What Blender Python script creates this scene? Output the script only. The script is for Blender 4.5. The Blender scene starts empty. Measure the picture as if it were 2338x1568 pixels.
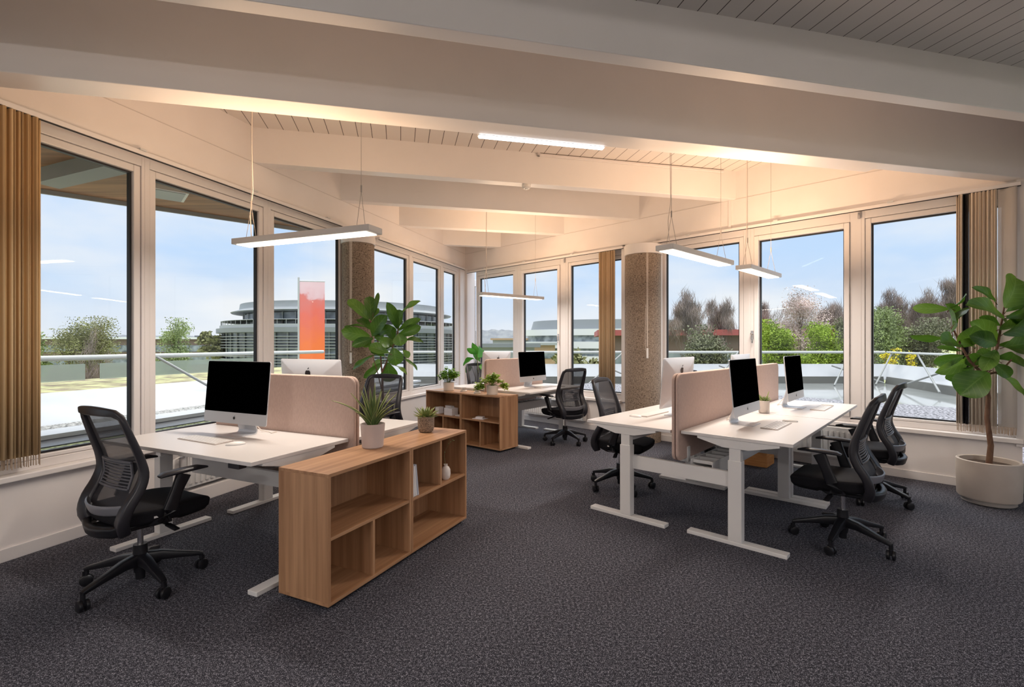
import bpy, bmesh, math, random
from mathutils import Vector, Matrix
PI = math.pi
R = math.radians
sc = bpy.context.scene
col = sc.collection
random.seed(7)

# ------------------------------------------------------------------ camera, sky, lights, exposure
F_PX, CX, HY, EYE = 1104.0, 1169.0, 783.0, 1.4
cam_data = bpy.data.cameras.new('camera')
cam_data.sensor_width = 36.0
cam_data.lens = 36.0 * F_PX / 2338.0
cam_data.shift_y = -1.0 / 2338.0
cam_data.clip_end = 2000
cam = bpy.data.objects.new('camera', cam_data)
cam.location = (0, 0, EYE)
cam.rotation_euler = (R(90), 0, 0)
col.objects.link(cam)
sc.camera = cam
sc.view_settings.view_transform = 'Standard'
sc.view_settings.look = 'None'
sc.view_settings.exposure = 0.5
sc.view_settings.gamma = 1.0
sc.view_settings.use_curve_mapping = False

world = bpy.data.worlds.new('sky')
sc.world = world
world.use_nodes = True
wn = world.node_tree
wn.nodes.clear()
def wnode(t, **k):
    n = wn.nodes.new(t)
    for a, b in k.items(): setattr(n, a, b)
    return n
w_out = wnode('ShaderNodeOutputWorld')
w_bg = wnode('ShaderNodeBackground')
w_tc = wnode('ShaderNodeTexCoord')
w_sep = wnode('ShaderNodeSeparateXYZ')
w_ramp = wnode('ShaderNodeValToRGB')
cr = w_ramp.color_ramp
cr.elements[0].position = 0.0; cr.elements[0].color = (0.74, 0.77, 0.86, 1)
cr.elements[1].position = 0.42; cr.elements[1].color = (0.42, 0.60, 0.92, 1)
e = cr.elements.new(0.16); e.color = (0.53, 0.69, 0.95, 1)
e = cr.elements.new(0.70); e.color = (4.6, 4.6, 4.75, 1)      # overcast overhead, brightened out of view to light the room
w_map = wnode('ShaderNodeMapping'); w_map.inputs['Scale'].default_value = (1.6, 1.6, 4.5)
w_noise = wnode('ShaderNodeTexNoise'); w_noise.inputs['Scale'].default_value = 1.7; w_noise.inputs['Detail'].default_value = 5
w_nr = wnode('ShaderNodeValToRGB')
w_nr.color_ramp.elements[0].position = 0.40; w_nr.color_ramp.elements[1].position = 0.66
w_mix = wnode('ShaderNodeMix', data_type='RGBA')
w_mix.inputs[7].default_value = (0.86, 0.86, 0.91, 1)
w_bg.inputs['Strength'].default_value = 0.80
L = wn.links.new
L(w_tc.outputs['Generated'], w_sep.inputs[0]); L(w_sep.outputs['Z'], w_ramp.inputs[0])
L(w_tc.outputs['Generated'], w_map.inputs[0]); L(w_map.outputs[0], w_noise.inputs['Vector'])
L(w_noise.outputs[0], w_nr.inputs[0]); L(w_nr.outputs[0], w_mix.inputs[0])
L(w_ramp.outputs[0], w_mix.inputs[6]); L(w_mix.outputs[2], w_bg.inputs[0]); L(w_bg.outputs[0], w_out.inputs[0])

sun_d = bpy.data.lights.new('sun', 'SUN')
sun_d.energy = 0.7; sun_d.angle = R(25); sun_d.color = (1.0, 0.96, 0.9)
sun = bpy.data.objects.new('sun', sun_d); col.objects.link(sun)
sun.rotation_euler = (R(52), 0, R(-165))   # hazy sun from behind the building

WARM = (1.0, 0.64, 0.38)
def area_light(name, loc, size, size_y, rot, power, color):
    d = bpy.data.lights.new(name, 'AREA'); d.shape = 'RECTANGLE'
    d.size = size; d.size_y = size_y; d.energy = power; d.color = color
    o = bpy.data.objects.new(name, d); o.location = loc; o.rotation_euler = rot
    col.objects.link(o)
    return o

# ------------------------------------------------------------------ materials
MATS = {}
def mat(name, color=(0.8, 0.8, 0.8), rough=0.5, metal=0.0, spec=0.5, emit=None, estr=0.0):
    m = bpy.data.materials.new(name); m.use_nodes = True
    b = m.node_tree.nodes['Principled BSDF']
    b.inputs['Base Color'].default_value = (*color, 1)
    b.inputs['Roughness'].default_value = rough
    b.inputs['Metallic'].default_value = metal
    b.inputs['Specular IOR Level'].default_value = spec
    if emit:
        b.inputs['Emission Color'].default_value = (*emit, 1); b.inputs['Emission Strength'].default_value = estr
    MATS[name] = m
    return m
def nd(m, t, **k):
    n = m.node_tree.nodes.new(t)
    for a, b in k.items(): setattr(n, a, b)
    return n
def lk(m, a, b): m.node_tree.links.new(a, b)
def bsdf(m): return m.node_tree.nodes['Principled BSDF']
def noise_mat(name, c1, c2, scale, rough=0.6, detail=4, lo=0.35, hi=0.65, bump=0.0, stretch=(1, 1, 1), metal=0.0, spec=0.5, coords='Object', bdist=0.01):
    m = mat(name, c1, rough, metal, spec)
    tc = nd(m, 'ShaderNodeTexCoord'); mp = nd(m, 'ShaderNodeMapping'); mp.inputs['Scale'].default_value = stretch
    n = nd(m, 'ShaderNodeTexNoise'); n.inputs['Scale'].default_value = scale; n.inputs['Detail'].default_value = detail
    r = nd(m, 'ShaderNodeValToRGB')
    r.color_ramp.elements[0].position = lo; r.color_ramp.elements[0].color = (*c1, 1)
    r.color_ramp.elements[1].position = hi; r.color_ramp.elements[1].color = (*c2, 1)
    lk(m, tc.outputs[coords], mp.inputs[0]); lk(m, mp.outputs[0], n.inputs['Vector'])
    lk(m, n.outputs[0], r.inputs[0]); lk(m, r.outputs[0], bsdf(m).inputs['Base Color'])
    if bump:
        b = nd(m, 'ShaderNodeBump'); b.inputs['Strength'].default_value = bump; b.inputs['Distance'].default_value = bdist
        lk(m, n.outputs[0], b.inputs['Height']); lk(m, b.outputs[0], bsdf(m).inputs['Normal'])
    return m

paint = noise_mat('wall_paint', (0.78, 0.735, 0.72), (0.81, 0.765, 0.75), 3.0, 0.55, bump=0.05)
beam_paint = noise_mat('beam_paint', (0.80, 0.775, 0.765), (0.83, 0.80, 0.79), 2.2, 0.35, bump=0.04)
frame_white = mat('frame_white', (0.78, 0.745, 0.735), 0.35)
desk_white = mat('desk_white', (0.72, 0.69, 0.675), 0.35)
steel_white = mat('steel_white', (0.74, 0.725, 0.715), 0.35)
steel_grey = mat('steel_grey', (0.62, 0.62, 0.62), 0.35)
edge_white = mat('edge_white', (0.62, 0.58, 0.56), 0.5)
gasket = mat('gasket_black', (0.012, 0.012, 0.016), 0.5)
plastic_black = mat('plastic_black', (0.010, 0.010, 0.013), 0.36, spec=0.4)
plastic_dark = mat('plastic_dark', (0.020, 0.019, 0.024), 0.38, spec=0.4)
plastic_grey = mat('plastic_grey', (0.075, 0.075, 0.09), 0.32)
seat_black = noise_mat('seat_fabric', (0.006, 0.006, 0.008), (0.011, 0.010, 0.013), 300, 0.75, spec=0.2, bump=0.2, bdist=0.001)
chrome = mat('chrome', (0.6, 0.6, 0.62), 0.22, 1.0)
dark_metal = mat('dark_metal', (0.06, 0.05, 0.045), 0.4, 0.6)
alu = mat('aluminium', (0.60, 0.61, 0.64), 0.34, 0.25)
brace_grey = mat('brace_grey', (0.17, 0.17, 0.19), 0.35)
kb_alu = mat('keyboard_aluminium', (0.50, 0.44, 0.41), 0.4)
display_glass = mat('display_glass', (0.0003, 0.0003, 0.0004), 1.0, 0.0, 0.0)
logo_black = mat('logo_black', (0.02, 0.02, 0.025), 0.25)
white_plastic = mat('white_plastic', (0.82, 0.80, 0.78), 0.35)
paper_white = mat('paper_white', (0.78, 0.76, 0.80), 0.7)
paper_blue = mat('paper_blue', (0.42, 0.48, 0.62), 0.6)
ceramic_cream = noise_mat('ceramic_cream', (0.66, 0.58, 0.52), (0.70, 0.62, 0.56), 8, 0.45)
ceramic_white = mat('ceramic_white', (0.82, 0.76, 0.72), 0.5)
pot_pink = noise_mat('pot_pink', (0.52, 0.43, 0.40), (0.55, 0.46, 0.43), 6, 0.5)
pot_beige = noise_mat('pot_beige', (0.52, 0.45, 0.39), (0.57, 0.50, 0.44), 5, 0.6)
pot_grey = mat('pot_grey', (0.33, 0.30, 0.28), 0.6)
pot_speckle = noise_mat('pot_speckle', (0.10, 0.075, 0.055), (0.38, 0.29, 0.22), 190, 0.7, detail=3, lo=0.40, hi=0.62, bump=0.3, bdist=0.002)
soil = noise_mat('soil', (0.035, 0.02, 0.013), (0.10, 0.06, 0.035), 70, 0.9, bump=0.8)
bark = noise_mat('bark', (0.13, 0.06, 0.035), (0.20, 0.11, 0.065), 40, 0.8, stretch=(1, 1, .3), bump=0.4)
bark_green = mat('stem_green', (0.18, 0.20, 0.08), 0.6)
cable_white = mat('cable_white', (0.80, 0.72, 0.65), 0.4)
cable_grey = mat('cable_grey', (0.35, 0.33, 0.32), 0.4)
lamp_on = mat('lamp_on', (1, 1, 1), 0.5, emit=(1.0, 0.86, 0.68), estr=2.6)
tube_on = mat('tube_on', (1, 1, 1), 0.5, emit=(0.96, 0.97, 1.0), estr=5.0)
orange_wood = noise_mat('orange_wood', (0.50, 0.20, 0.06), (0.62, 0.30, 0.10), 6, 0.5, stretch=(1, 1, 8))

# carpet: heathered loop pile, dark blue grey with pale flecks
carpet = mat('carpet', (0.03, 0.03, 0.035), 0.95, spec=0.1)
tc = nd(carpet, 'ShaderNodeTexCoord')
n1 = nd(carpet, 'ShaderNodeTexNoise'); n1.inputs['Scale'].default_value = 230; n1.inputs['Detail'].default_value = 5.0; n1.inputs['Roughness'].default_value = 0.65
n2 = nd(carpet, 'ShaderNodeTexNoise'); n2.inputs['Scale'].default_value = 75; n2.inputs['Detail'].default_value = 3
ad = nd(carpet, 'ShaderNodeMath', operation='ADD'); mu = nd(carpet, 'ShaderNodeMath', operation='MULTIPLY'); mu.inputs[1].default_value = 0.35
r = nd(carpet, 'ShaderNodeValToRGB')
r.color_ramp.elements[0].position = 0.56; r.color_ramp.elements[0].color = (0.012, 0.013, 0.019, 1)
r.color_ramp.elements[1].position = 0.90; r.color_ramp.elements[1].color = (0.60, 0.60, 0.69, 1)
e = r.color_ramp.elements.new(0.70); e.color = (0.054, 0.055, 0.071, 1)
bp_ = nd(carpet, 'ShaderNodeBump'); bp_.inputs['Strength'].default_value = 0.6; bp_.inputs['Distance'].default_value = 0.006
lk(carpet, tc.outputs['Object'], n1.inputs['Vector']); lk(carpet, tc.outputs['Object'], n2.inputs['Vector'])
lk(carpet, n2.outputs[0], mu.inputs[0]); lk(carpet, n1.outputs[0], ad.inputs[0]); lk(carpet, mu.outputs[0], ad.inputs[1])
lk(carpet, ad.outputs[0], r.inputs[0]); lk(carpet, r.outputs[0], bsdf(carpet).inputs['Base Color'])
lk(carpet, n1.outputs[0], bp_.inputs['Height']); lk(carpet, bp_.outputs[0], bsdf(carpet).inputs['Normal'])

def wood(name, c1, c2, axis, rough=0.45):
    """plain-sawn veneer, grain running along one local axis"""
    m = mat(name, c1, rough)
    tc = nd(m, 'ShaderNodeTexCoord'); mp = nd(m, 'ShaderNodeMapping')
    s = [26.0, 26.0, 26.0]; s[axis] = 0.9
    mp.inputs['Scale'].default_value = s
    n = nd(m, 'ShaderNodeTexNoise'); n.inputs['Scale'].default_value = 1.0; n.inputs['Detail'].default_value = 6; n.inputs['Roughness'].default_value = 0.6
    mp2 = nd(m, 'ShaderNodeMapping'); s2 = [6.0, 6.0, 6.0]; s2[axis] = 0.5; mp2.inputs['Scale'].default_value = s2
    nb = nd(m, 'ShaderNodeTexNoise'); nb.inputs['Scale'].default_value = 1.0; nb.inputs['Detail'].default_value = 2
    r = nd(m, 'ShaderNodeValToRGB')
    r.color_ramp.elements[0].position = 0.33; r.color_ramp.elements[0].color = (*c1, 1)
    r.color_ramp.elements[1].position = 0.66; r.color_ramp.elements[1].color = (*c2, 1)
    mx = nd(m, 'ShaderNodeMath', operation='ADD'); m1 = nd(m, 'ShaderNodeMath', operation='MULTIPLY'); m1.inputs[1].default_value = 0.55
    m2 = nd(m, 'ShaderNodeMath', operation='MULTIPLY'); m2.inputs[1].default_value = 0.45
    lk(m, tc.outputs['Object'], mp.inputs[0]); lk(m, tc.outputs['Object'], mp2.inputs[0])
    lk(m, mp.outputs[0], n.inputs['Vector']); lk(m, mp2.outputs[0], nb.inputs['Vector'])
    lk(m, n.outputs[0], m1.inputs[0]); lk(m, nb.outputs[0], m2.inputs[0]); lk(m, m1.outputs[0], mx.inputs[0]); lk(m, m2.outputs[0], mx.inputs[1])
    lk(m, mx.outputs[0], r.inputs[0]); lk(m, r.outputs[0], bsdf(m).inputs['Base Color'])
    return m
W1, W2 = (0.25, 0.118, 0.055), (0.56, 0.325, 0.178)
wood_z = wood('oak_upright', W1, W2, 2); wood_x = wood('oak_along', W1, W2, 0)
wood_edge = mat('oak_edge', (0.50, 0.32, 0.21), 0.5)
soffit_wood = wood('soffit_wood', (0.16, 0.07, 0.03), (0.46, 0.22, 0.10), 0, 0.6)

# concrete of the round columns: brown aggregate with dark pores
concrete = noise_mat('concrete', (0.18, 0.135, 0.10), (0.36, 0.28, 0.215), 60, 0.8, detail=6, bump=0.5, bdist=0.004)
vo = nd(concrete, 'ShaderNodeTexVoronoi'); vo.inputs['Scale'].default_value = 26
vr = nd(concrete, 'ShaderNodeValToRGB'); vr.color_ramp.elements[0].position = 0.10; vr.color_ramp.elements[0].color = (0.16, 0.12, 0.10, 1)
vr.color_ramp.elements[1].position = 0.22; vr.color_ramp.elements[1].color = (1, 1, 1, 1)
mm = nd(concrete, 'ShaderNodeMix', data_type='RGBA', blend_type='MULTIPLY'); mm.inputs[0].default_value = 1
ctc = [n for n in concrete.node_tree.nodes if n.type == 'TEX_COORD'][0]
cramp = [n for n in concrete.node_tree.nodes if n.type == 'VALTORGB' and n != vr][0]
lk(concrete, ctc.outputs['Object'], vo.inputs['Vector']); lk(concrete, vo.outputs['Distance'], vr.inputs[0])
lk(concrete, cramp.outputs[0], mm.inputs[6]); lk(concrete, vr.outputs[0], mm.inputs[7]); lk(concrete, mm.outputs[2], bsdf(concrete).inputs['Base Color'])

# ceiling boards: white tongue and groove, grooves along local y
boards = mat('ceiling_boards', (0.74, 0.69, 0.65), 0.5)
tc = nd(boards, 'ShaderNodeTexCoord'); sp = nd(boards, 'ShaderNodeSeparateXYZ')
dv = nd(boards, 'ShaderNodeMath', operation='DIVIDE'); dv.inputs[1].default_value = 0.148
fr = nd(boards, 'ShaderNodeMath', operation='FRACT'); lt = nd(boards, 'ShaderNodeMath', operation='LESS_THAN'); lt.inputs[1].default_value = 0.045
mx = nd(boards, 'ShaderNodeMix', data_type='RGBA'); mx.inputs[6].default_value = (0.74, 0.69, 0.65, 1); mx.inputs[7].default_value = (0.05, 0.035, 0.03, 1)
lk(boards, tc.outputs['Object'], sp.inputs[0]); lk(boards, sp.outputs['X'], dv.inputs[0]); lk(boards, dv.outputs[0], fr.inputs[0])
lk(boards, fr.outputs[0], lt.inputs[0]); lk(boards, lt.outputs[0], mx.inputs[0]); lk(boards, mx.outputs[2], bsdf(boards).inputs['Base Color'])

boards_near = boards.copy(); boards_near.name = 'ceiling_boards_near'
[n for n in boards_near.node_tree.nodes if n.type == 'MATH' and n.operation == 'DIVIDE'][0].inputs[1].default_value = 0.120

# clear window glass
glass = bpy.data.materials.new('window_glass'); glass.use_nodes = True
g = glass.node_tree; g.nodes.clear()
go = g.nodes.new('ShaderNodeOutputMaterial'); gm = g.nodes.new('ShaderNodeMixShader'); gt = g.nodes.new('ShaderNodeBsdfTransparent')
gg = g.nodes.new('ShaderNodeBsdfGlossy'); gl = g.nodes.new('ShaderNodeLayerWeight'); gl.inputs['Blend'].default_value = 0.5
gp = g.nodes.new('ShaderNodeMath'); gp.operation = 'POWER'; gp.inputs[1].default_value = 4.5
gf = g.nodes.new('ShaderNodeMath'); gf.operation = 'MULTIPLY_ADD'; gf.inputs[1].default_value = 0.5; gf.inputs[2].default_value = 0.012
g.links.new(gl.outputs['Facing'], gp.inputs[0]); g.links.new(gp.outputs[0], gf.inputs[0])
gg.inputs['Roughness'].default_value = 0.0; gt.inputs[0].default_value = (0.96, 0.98, 0.97, 1)
g.links.new(gf.outputs[0], gm.inputs[0]); g.links.new(gt.outputs[0], gm.inputs[1]); g.links.new(gg.outputs[0], gm.inputs[2]); g.links.new(gm.outputs[0], go.inputs[0])
clear_glass = glass.copy(); clear_glass.name = 'clear_glass'
frost = glass.copy(); frost.name = 'sheer_fabric'
def see_through(name, color, amount, rough=0.6):
    m = bpy.data.materials.new(name); m.use_nodes = True
    t = m.node_tree; o = [n for n in t.nodes if n.type == 'OUTPUT_MATERIAL'][0]; b = t.nodes['Principled BSDF']
    b.inputs['Base Color'].default_value = (*color, 1); b.inputs['Roughness'].default_value = rough
    tr = t.nodes.new('ShaderNodeBsdfTransparent'); mx = t.nodes.new('ShaderNodeMixShader'); mx.inputs[0].default_value = 1 - amount
    t.links.new(tr.outputs[0], mx.inputs[1]); t.links.new(b.outputs[0], mx.inputs[2]); t.links.new(mx.outputs[0], o.inputs[0])
    return m
mesh_net = see_through('mesh_net', (0.018, 0.017, 0.022), 0.16)
sheer = see_through('sheer', (0.80, 0.74, 0.68), 0.25)
rail_glass = see_through('rail_glass', (0.36, 0.42, 0.39), 0.45, 0.2)
vase_glass = see_through('vase_glass', (0.60, 0.58, 0.56), 0.55, 0.1)

# woven felt of the desk screens
felt = noise_mat('felt', (0.53, 0.39, 0.335), (0.58, 0.435, 0.375), 130, 0.9, detail=3, bump=0.3, stretch=(1, 1, .35), bdist=0.002, spec=0.15)
felt_dark = mat('felt_dark', (0.10, 0.065, 0.055), 0.9)

# curtain fabric, fine vertical stripes
def curtain_mat(name, c1, c2):
    m = mat(name, c1, 0.8)
    tc = nd(m, 'ShaderNodeTexCoord'); mp = nd(m, 'ShaderNodeMapping'); mp.inputs['Scale'].default_value = (60, 60, 0.05)
    n = nd(m, 'ShaderNodeTexNoise'); n.inputs['Scale'].default_value = 1.0; n.inputs['Detail'].default_value = 2
    r = nd(m, 'ShaderNodeValToRGB'); r.color_ramp.elements[0].position = .35; r.color_ramp.elements[0].color = (*c1, 1)
    r.color_ramp.elements[1].position = .65; r.color_ramp.elements[1].color = (*c2, 1)
    lk(m, tc.outputs['Object'], mp.inputs[0]); lk(m, mp.outputs[0], n.inputs['Vector']); lk(m, n.outputs[0], r.inputs[0]); lk(m, r.outputs[0], bsdf(m).inputs['Base Color'])
    return m
curtain_gold = curtain_mat('curtain_gold', (0.50, 0.32, 0.15), (0.92, 0.69, 0.40))
curtain_mid = curtain_mat('curtain_beige', (0.44, 0.31, 0.18), (0.80, 0.62, 0.42))
curtain_pale = curtain_mat('curtain_pale', (0.54, 0.44, 0.34), (0.90, 0.80, 0.67))
fringe_mat = mat('fringe', (0.44, 0.33, 0.24), 0.9)

# leaves with pale midrib and side veins (uv: x across -1..1 mapped 0..1, y along)
def leaf_mat(name, c1, c2, vein, nv=7.0, rough=0.38, translucent=True):
    m = mat(name, c1, rough, spec=0.4)
    uv = nd(m, 'ShaderNodeUVMap'); sp = nd(m, 'ShaderNodeSeparateXYZ')
    a = nd(m, 'ShaderNodeMath', operation='SUBTRACT'); a.inputs[1].default_value = .5
    ab = nd(m, 'ShaderNodeMath', operation='ABSOLUTE')
    l1 = nd(m, 'ShaderNodeMath', operation='LESS_THAN'); l1.inputs[1].default_value = 0.022
    sk = nd(m, 'ShaderNodeMath', operation='MULTIPLY'); sk.inputs[1].default_value = -0.55
    ad = nd(m, 'ShaderNodeMath', operation='ADD')
    ml = nd(m, 'ShaderNodeMath', operation='MULTIPLY'); ml.inputs[1].default_value = nv
    fr = nd(m, 'ShaderNodeMath', operation='FRACT'); l2 = nd(m, 'ShaderNodeMath', operation='LESS_THAN'); l2.inputs[1].default_value = 0.10
    mxm = nd(m, 'ShaderNodeMath', operation='MAXIMUM')
    tc = nd(m, 'ShaderNodeTexCoord'); n = nd(m, 'ShaderNodeTexNoise'); n.inputs['Scale'].default_value = 5
    r = nd(m, 'ShaderNodeValToRGB'); r.color_ramp.elements[0].position = .35; r.color_ramp.elements[0].color = (*c1, 1)
    r.color_ramp.elements[1].position = .65; r.color_ramp.elements[1].color = (*c2, 1)
    mx = nd(m, 'ShaderNodeMix', data_type='RGBA'); mx.inputs[7].default_value = (*vein, 1)
    sc_ = nd(m, 'ShaderNodeMath', operation='MULTIPLY'); sc_.inputs[1].default_value = 0.42
    lk(m, uv.outputs[0], sp.inputs[0]); lk(m, sp.outputs['X'], a.inputs[0]); lk(m, a.outputs[0], ab.inputs[0]); lk(m, ab.outputs[0], l1.inputs[0])
    lk(m, ab.outputs[0], sk.inputs[0]); lk(m, sk.outputs[0], ad.inputs[0]); lk(m, sp.outputs['Y'], ad.inputs[1]); lk(m, ad.outputs[0], ml.inputs[0])
    lk(m, ml.outputs[0], fr.inputs[0]); lk(m, fr.outputs[0], l2.inputs[0]); lk(m, l1.outputs[0], mxm.inputs[0]); lk(m, l2.outputs[0], mxm.inputs[1])
    lk(m, tc.outputs['Object'], n.inputs['Vector']); lk(m, n.outputs[0], r.inputs[0]); lk(m, r.outputs[0], mx.inputs[6])
    lk(m, mxm.outputs[0], sc_.inputs[0]); lk(m, sc_.outputs[0], mx.inputs[0]); lk(m, mx.outputs[2], bsdf(m).inputs['Base Color'])
    if translucent:
        t = m.node_tree; o = [x for x in t.nodes if x.type == 'OUTPUT_MATERIAL'][0]
        tl = nd(m, 'ShaderNodeBsdfTranslucent'); ms = nd(m, 'ShaderNodeMixShader'); ms.inputs[0].default_value = 0.25
        tl.inputs[0].default_value = (c2[0] * 1.6, c2[1] * 1.6, c2[2] * .8, 1)
        lk(m, bsdf(m).outputs[0], ms.inputs[1]); lk(m, tl.outputs[0], ms.inputs[2]); lk(m, ms.outputs[0], o.inputs[0])
    return m
fig_leaf = leaf_mat('fig_leaf', (0.030, 0.095, 0.018), (0.085, 0.20, 0.030), (0.20, 0.34, 0.10))
fig_leaf_light = leaf_mat('fig_leaf_light', (0.055, 0.15, 0.028), (0.15, 0.29, 0.055), (0.32, 0.46, 0.16))
strel_leaf = leaf_mat('broad_leaf', (0.02, 0.13, 0.02), (0.06, 0.24, 0.03), (0.2, 0.4, 0.12), 14)
herb_leaf = leaf_mat('herb_leaf', (0.06, 0.17, 0.02), (0.20, 0.36, 0.06), (0.25, 0.40, 0.12), 5)
lime_leaf = leaf_mat('lime_leaf', (0.14, 0.27, 0.03), (0.42, 0.55, 0.13), (0.5, 0.6, 0.25), 4)
aloe_leaf = mat('aloe_leaf', (0.10, 0.16, 0.05), 0.4)
uvn = nd(aloe_leaf, 'ShaderNodeUVMap'); spx = nd(aloe_leaf, 'ShaderNodeSeparateXYZ'); rr = nd(aloe_leaf, 'ShaderNodeValToRGB')
rr.color_ramp.elements[0].position = 0.0; rr.color_ramp.elements[0].color = (0.34, 0.36, 0.13, 1)
rr.color_ramp.elements[1].position = 1.0; rr.color_ramp.elements[1].color = (0.34, 0.36, 0.13, 1)
for p_, c_ in ((0.04, (0.30, 0.33, 0.12, 1)), (0.10, (0.05, 0.10, 0.03, 1)), (0.5, (0.11, 0.17, 0.05, 1)), (0.90, (0.05, 0.10, 0.03, 1)), (0.96, (0.30, 0.33, 0.12, 1))):
    e = rr.color_ramp.elements.new(p_); e.color = c_
lk(aloe_leaf, uvn.outputs[0], spx.inputs[0]); lk(aloe_leaf, spx.outputs['X'], rr.inputs[0]); lk(aloe_leaf, rr.outputs[0], bsdf(aloe_leaf).inputs['Base Color'])
succ_leaf = noise_mat('succulent_leaf', (0.07, 0.13, 0.04), (0.33, 0.37, 0.12), 14, 0.4)

# outdoors
gravel = noise_mat('gravel', (0.02, 0.02, 0.025), (0.40, 0.39, 0.43), 26, 0.85, detail=3, lo=.40, hi=.62, bump=1.0, bdist=0.02)
pebble = noise_mat('pebbles', (0.06, 0.06, 0.055), (0.48, 0.47, 0.45), 40, 0.85, detail=2, lo=.40, hi=.60, bump=1.0, bdist=0.01)
moss = noise_mat('moss_gravel', (0.03, 0.035, 0.02), (0.34, 0.38, 0.16), 30, 0.9, detail=4, lo=.40, hi=.68, bump=1.0, bdist=0.02)
roof_white = noise_mat('roof_white', (0.37, 0.38, 0.405), (0.42, 0.43, 0.45), 1.5, 0.45)
wet_white = noise_mat('wet_membrane', (0.24, 0.25, 0.25), (0.32, 0.33, 0.325), 1.0, 0.06, spec=0.6)
roof_grey = mat('roof_grey', (0.24, 0.25, 0.26), 0.5)
rail_white = mat('rail_white', (0.46, 0.47, 0.46), 0.3)
strut_grey = mat('strut_grey', (0.22, 0.225, 0.22), 0.4)
grass = noise_mat('field_grass', (0.22, 0.27, 0.08), (0.42, 0.42, 0.22), 0.06, 0.95, detail=8)
hill_mat = noise_mat('hill', (0.14, 0.15, 0.17), (0.20, 0.21, 0.22), 0.3, 0.95, detail=6)
facade_glass = noise_mat('facade_glass', (0.10, 0.12, 0.14), (0.30, 0.34, 0.37), 0.7, 0.15, detail=2, stretch=(1, 1, 1))
facade_white = mat('facade_white', (0.68, 0.69, 0.71), 0.5)
facade_grey = mat('facade_grey', (0.20, 0.215, 0.23), 0.45)
facade_light = mat('facade_light', (0.34, 0.355, 0.365), 0.5)
facade_brown = mat('facade_brown', (0.16, 0.11, 0.09), 0.7)
facade_red = mat('facade_red', (0.36, 0.085, 0.08), 0.6)
facade_tan = mat('facade_tan', (0.42, 0.28, 0.17), 0.7)
tree_bark = mat('tree_bark', (0.17, 0.135, 0.115), 0.9)
def foliage(name, c):
    m = mat(name, c, 0.7, spec=0.2)
    oi = nd(m, 'ShaderNodeTexCoord'); n = nd(m, 'ShaderNodeTexNoise'); n.inputs['Scale'].default_value = 1.1; n.inputs['Detail'].default_value = 3
    r = nd(m, 'ShaderNodeValToRGB'); r.color_ramp.elements[0].position = .35; r.color_ramp.elements[0].color = (c[0] * .6, c[1] * .6, c[2] * .6, 1)
    r.color_ramp.elements[1].position = .68; r.color_ramp.elements[1].color = (min(1, c[0] * 1.4), min(1, c[1] * 1.4), min(1, c[2] * 1.4), 1)
    lk(m, oi.outputs['Object'], n.inputs['Vector']); lk(m, n.outputs[0], r.inputs[0]); lk(m, r.outputs[0], bsdf(m).inputs['Base Color'])
    return m
fo_green = foliage('foliage_green', (0.29, 0.39, 0.055)); fo_olive = foliage('foliage_olive', (0.24, 0.24, 0.11))
fo_blossom = foliage('blossom', (0.60, 0.48, 0.45)); fo_brown = foliage('twig_brown', (0.25, 0.195, 0.175))
fo_pale = foliage('foliage_pale', (0.27, 0.33, 0.14)); fo_yellow = foliage('foliage_yellow', (0.62, 0.52, 0.04)); fo_dark = foliage('foliage_dark', (0.185, 0.19, 0.115))
banner = mat('banner_print', (0.85, 0.18, 0.06), 0.7)
tc = nd(banner, 'ShaderNodeTexCoord'); sp = nd(banner, 'ShaderNodeSeparateXYZ'); n = nd(banner, 'ShaderNodeTexNoise'); n.inputs['Scale'].default_value = 3; n.inputs['Detail'].default_value = 5
ad = nd(banner, 'ShaderNodeMath', operation='MULTIPLY_ADD'); ad.inputs[1].default_value = 0.45
rr = nd(banner, 'ShaderNodeValToRGB')
rr.color_ramp.elements[0].position = 0.15; rr.color_ramp.elements[0].color = (0.90, 0.20, 0.05, 1)
rr.color_ramp.elements[1].position = 0.95; rr.color_ramp.elements[1].color = (0.80, 0.56, 0.58, 1)
for p_, c_ in ((0.55, (0.80, 0.16, 0.11, 1)), (0.78, (0.72, 0.20, 0.17, 1)), (0.84, (0.78, 0.50, 0.52, 1))):
    e = rr.color_ramp.elements.new(p_); e.color = c_
dvz = nd(banner, 'ShaderNodeMath', operation='MULTIPLY_ADD'); dvz.inputs[1].default_value = 0.42; dvz.inputs[2].default_value = -0.62
lk(banner, tc.outputs['Object'], sp.inputs[0]); lk(banner, tc.outputs['Object'], n.inputs['Vector']); lk(banner, sp.outputs['Z'], dvz.inputs[0])
lk(banner, n.outputs[0], ad.inputs[0]); lk(banner, dvz.outputs[0], ad.inputs[2]); lk(banner, ad.outputs[0], rr.inputs[0]); lk(banner, rr.outputs[0], bsdf(banner).inputs['Base Color'])

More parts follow.
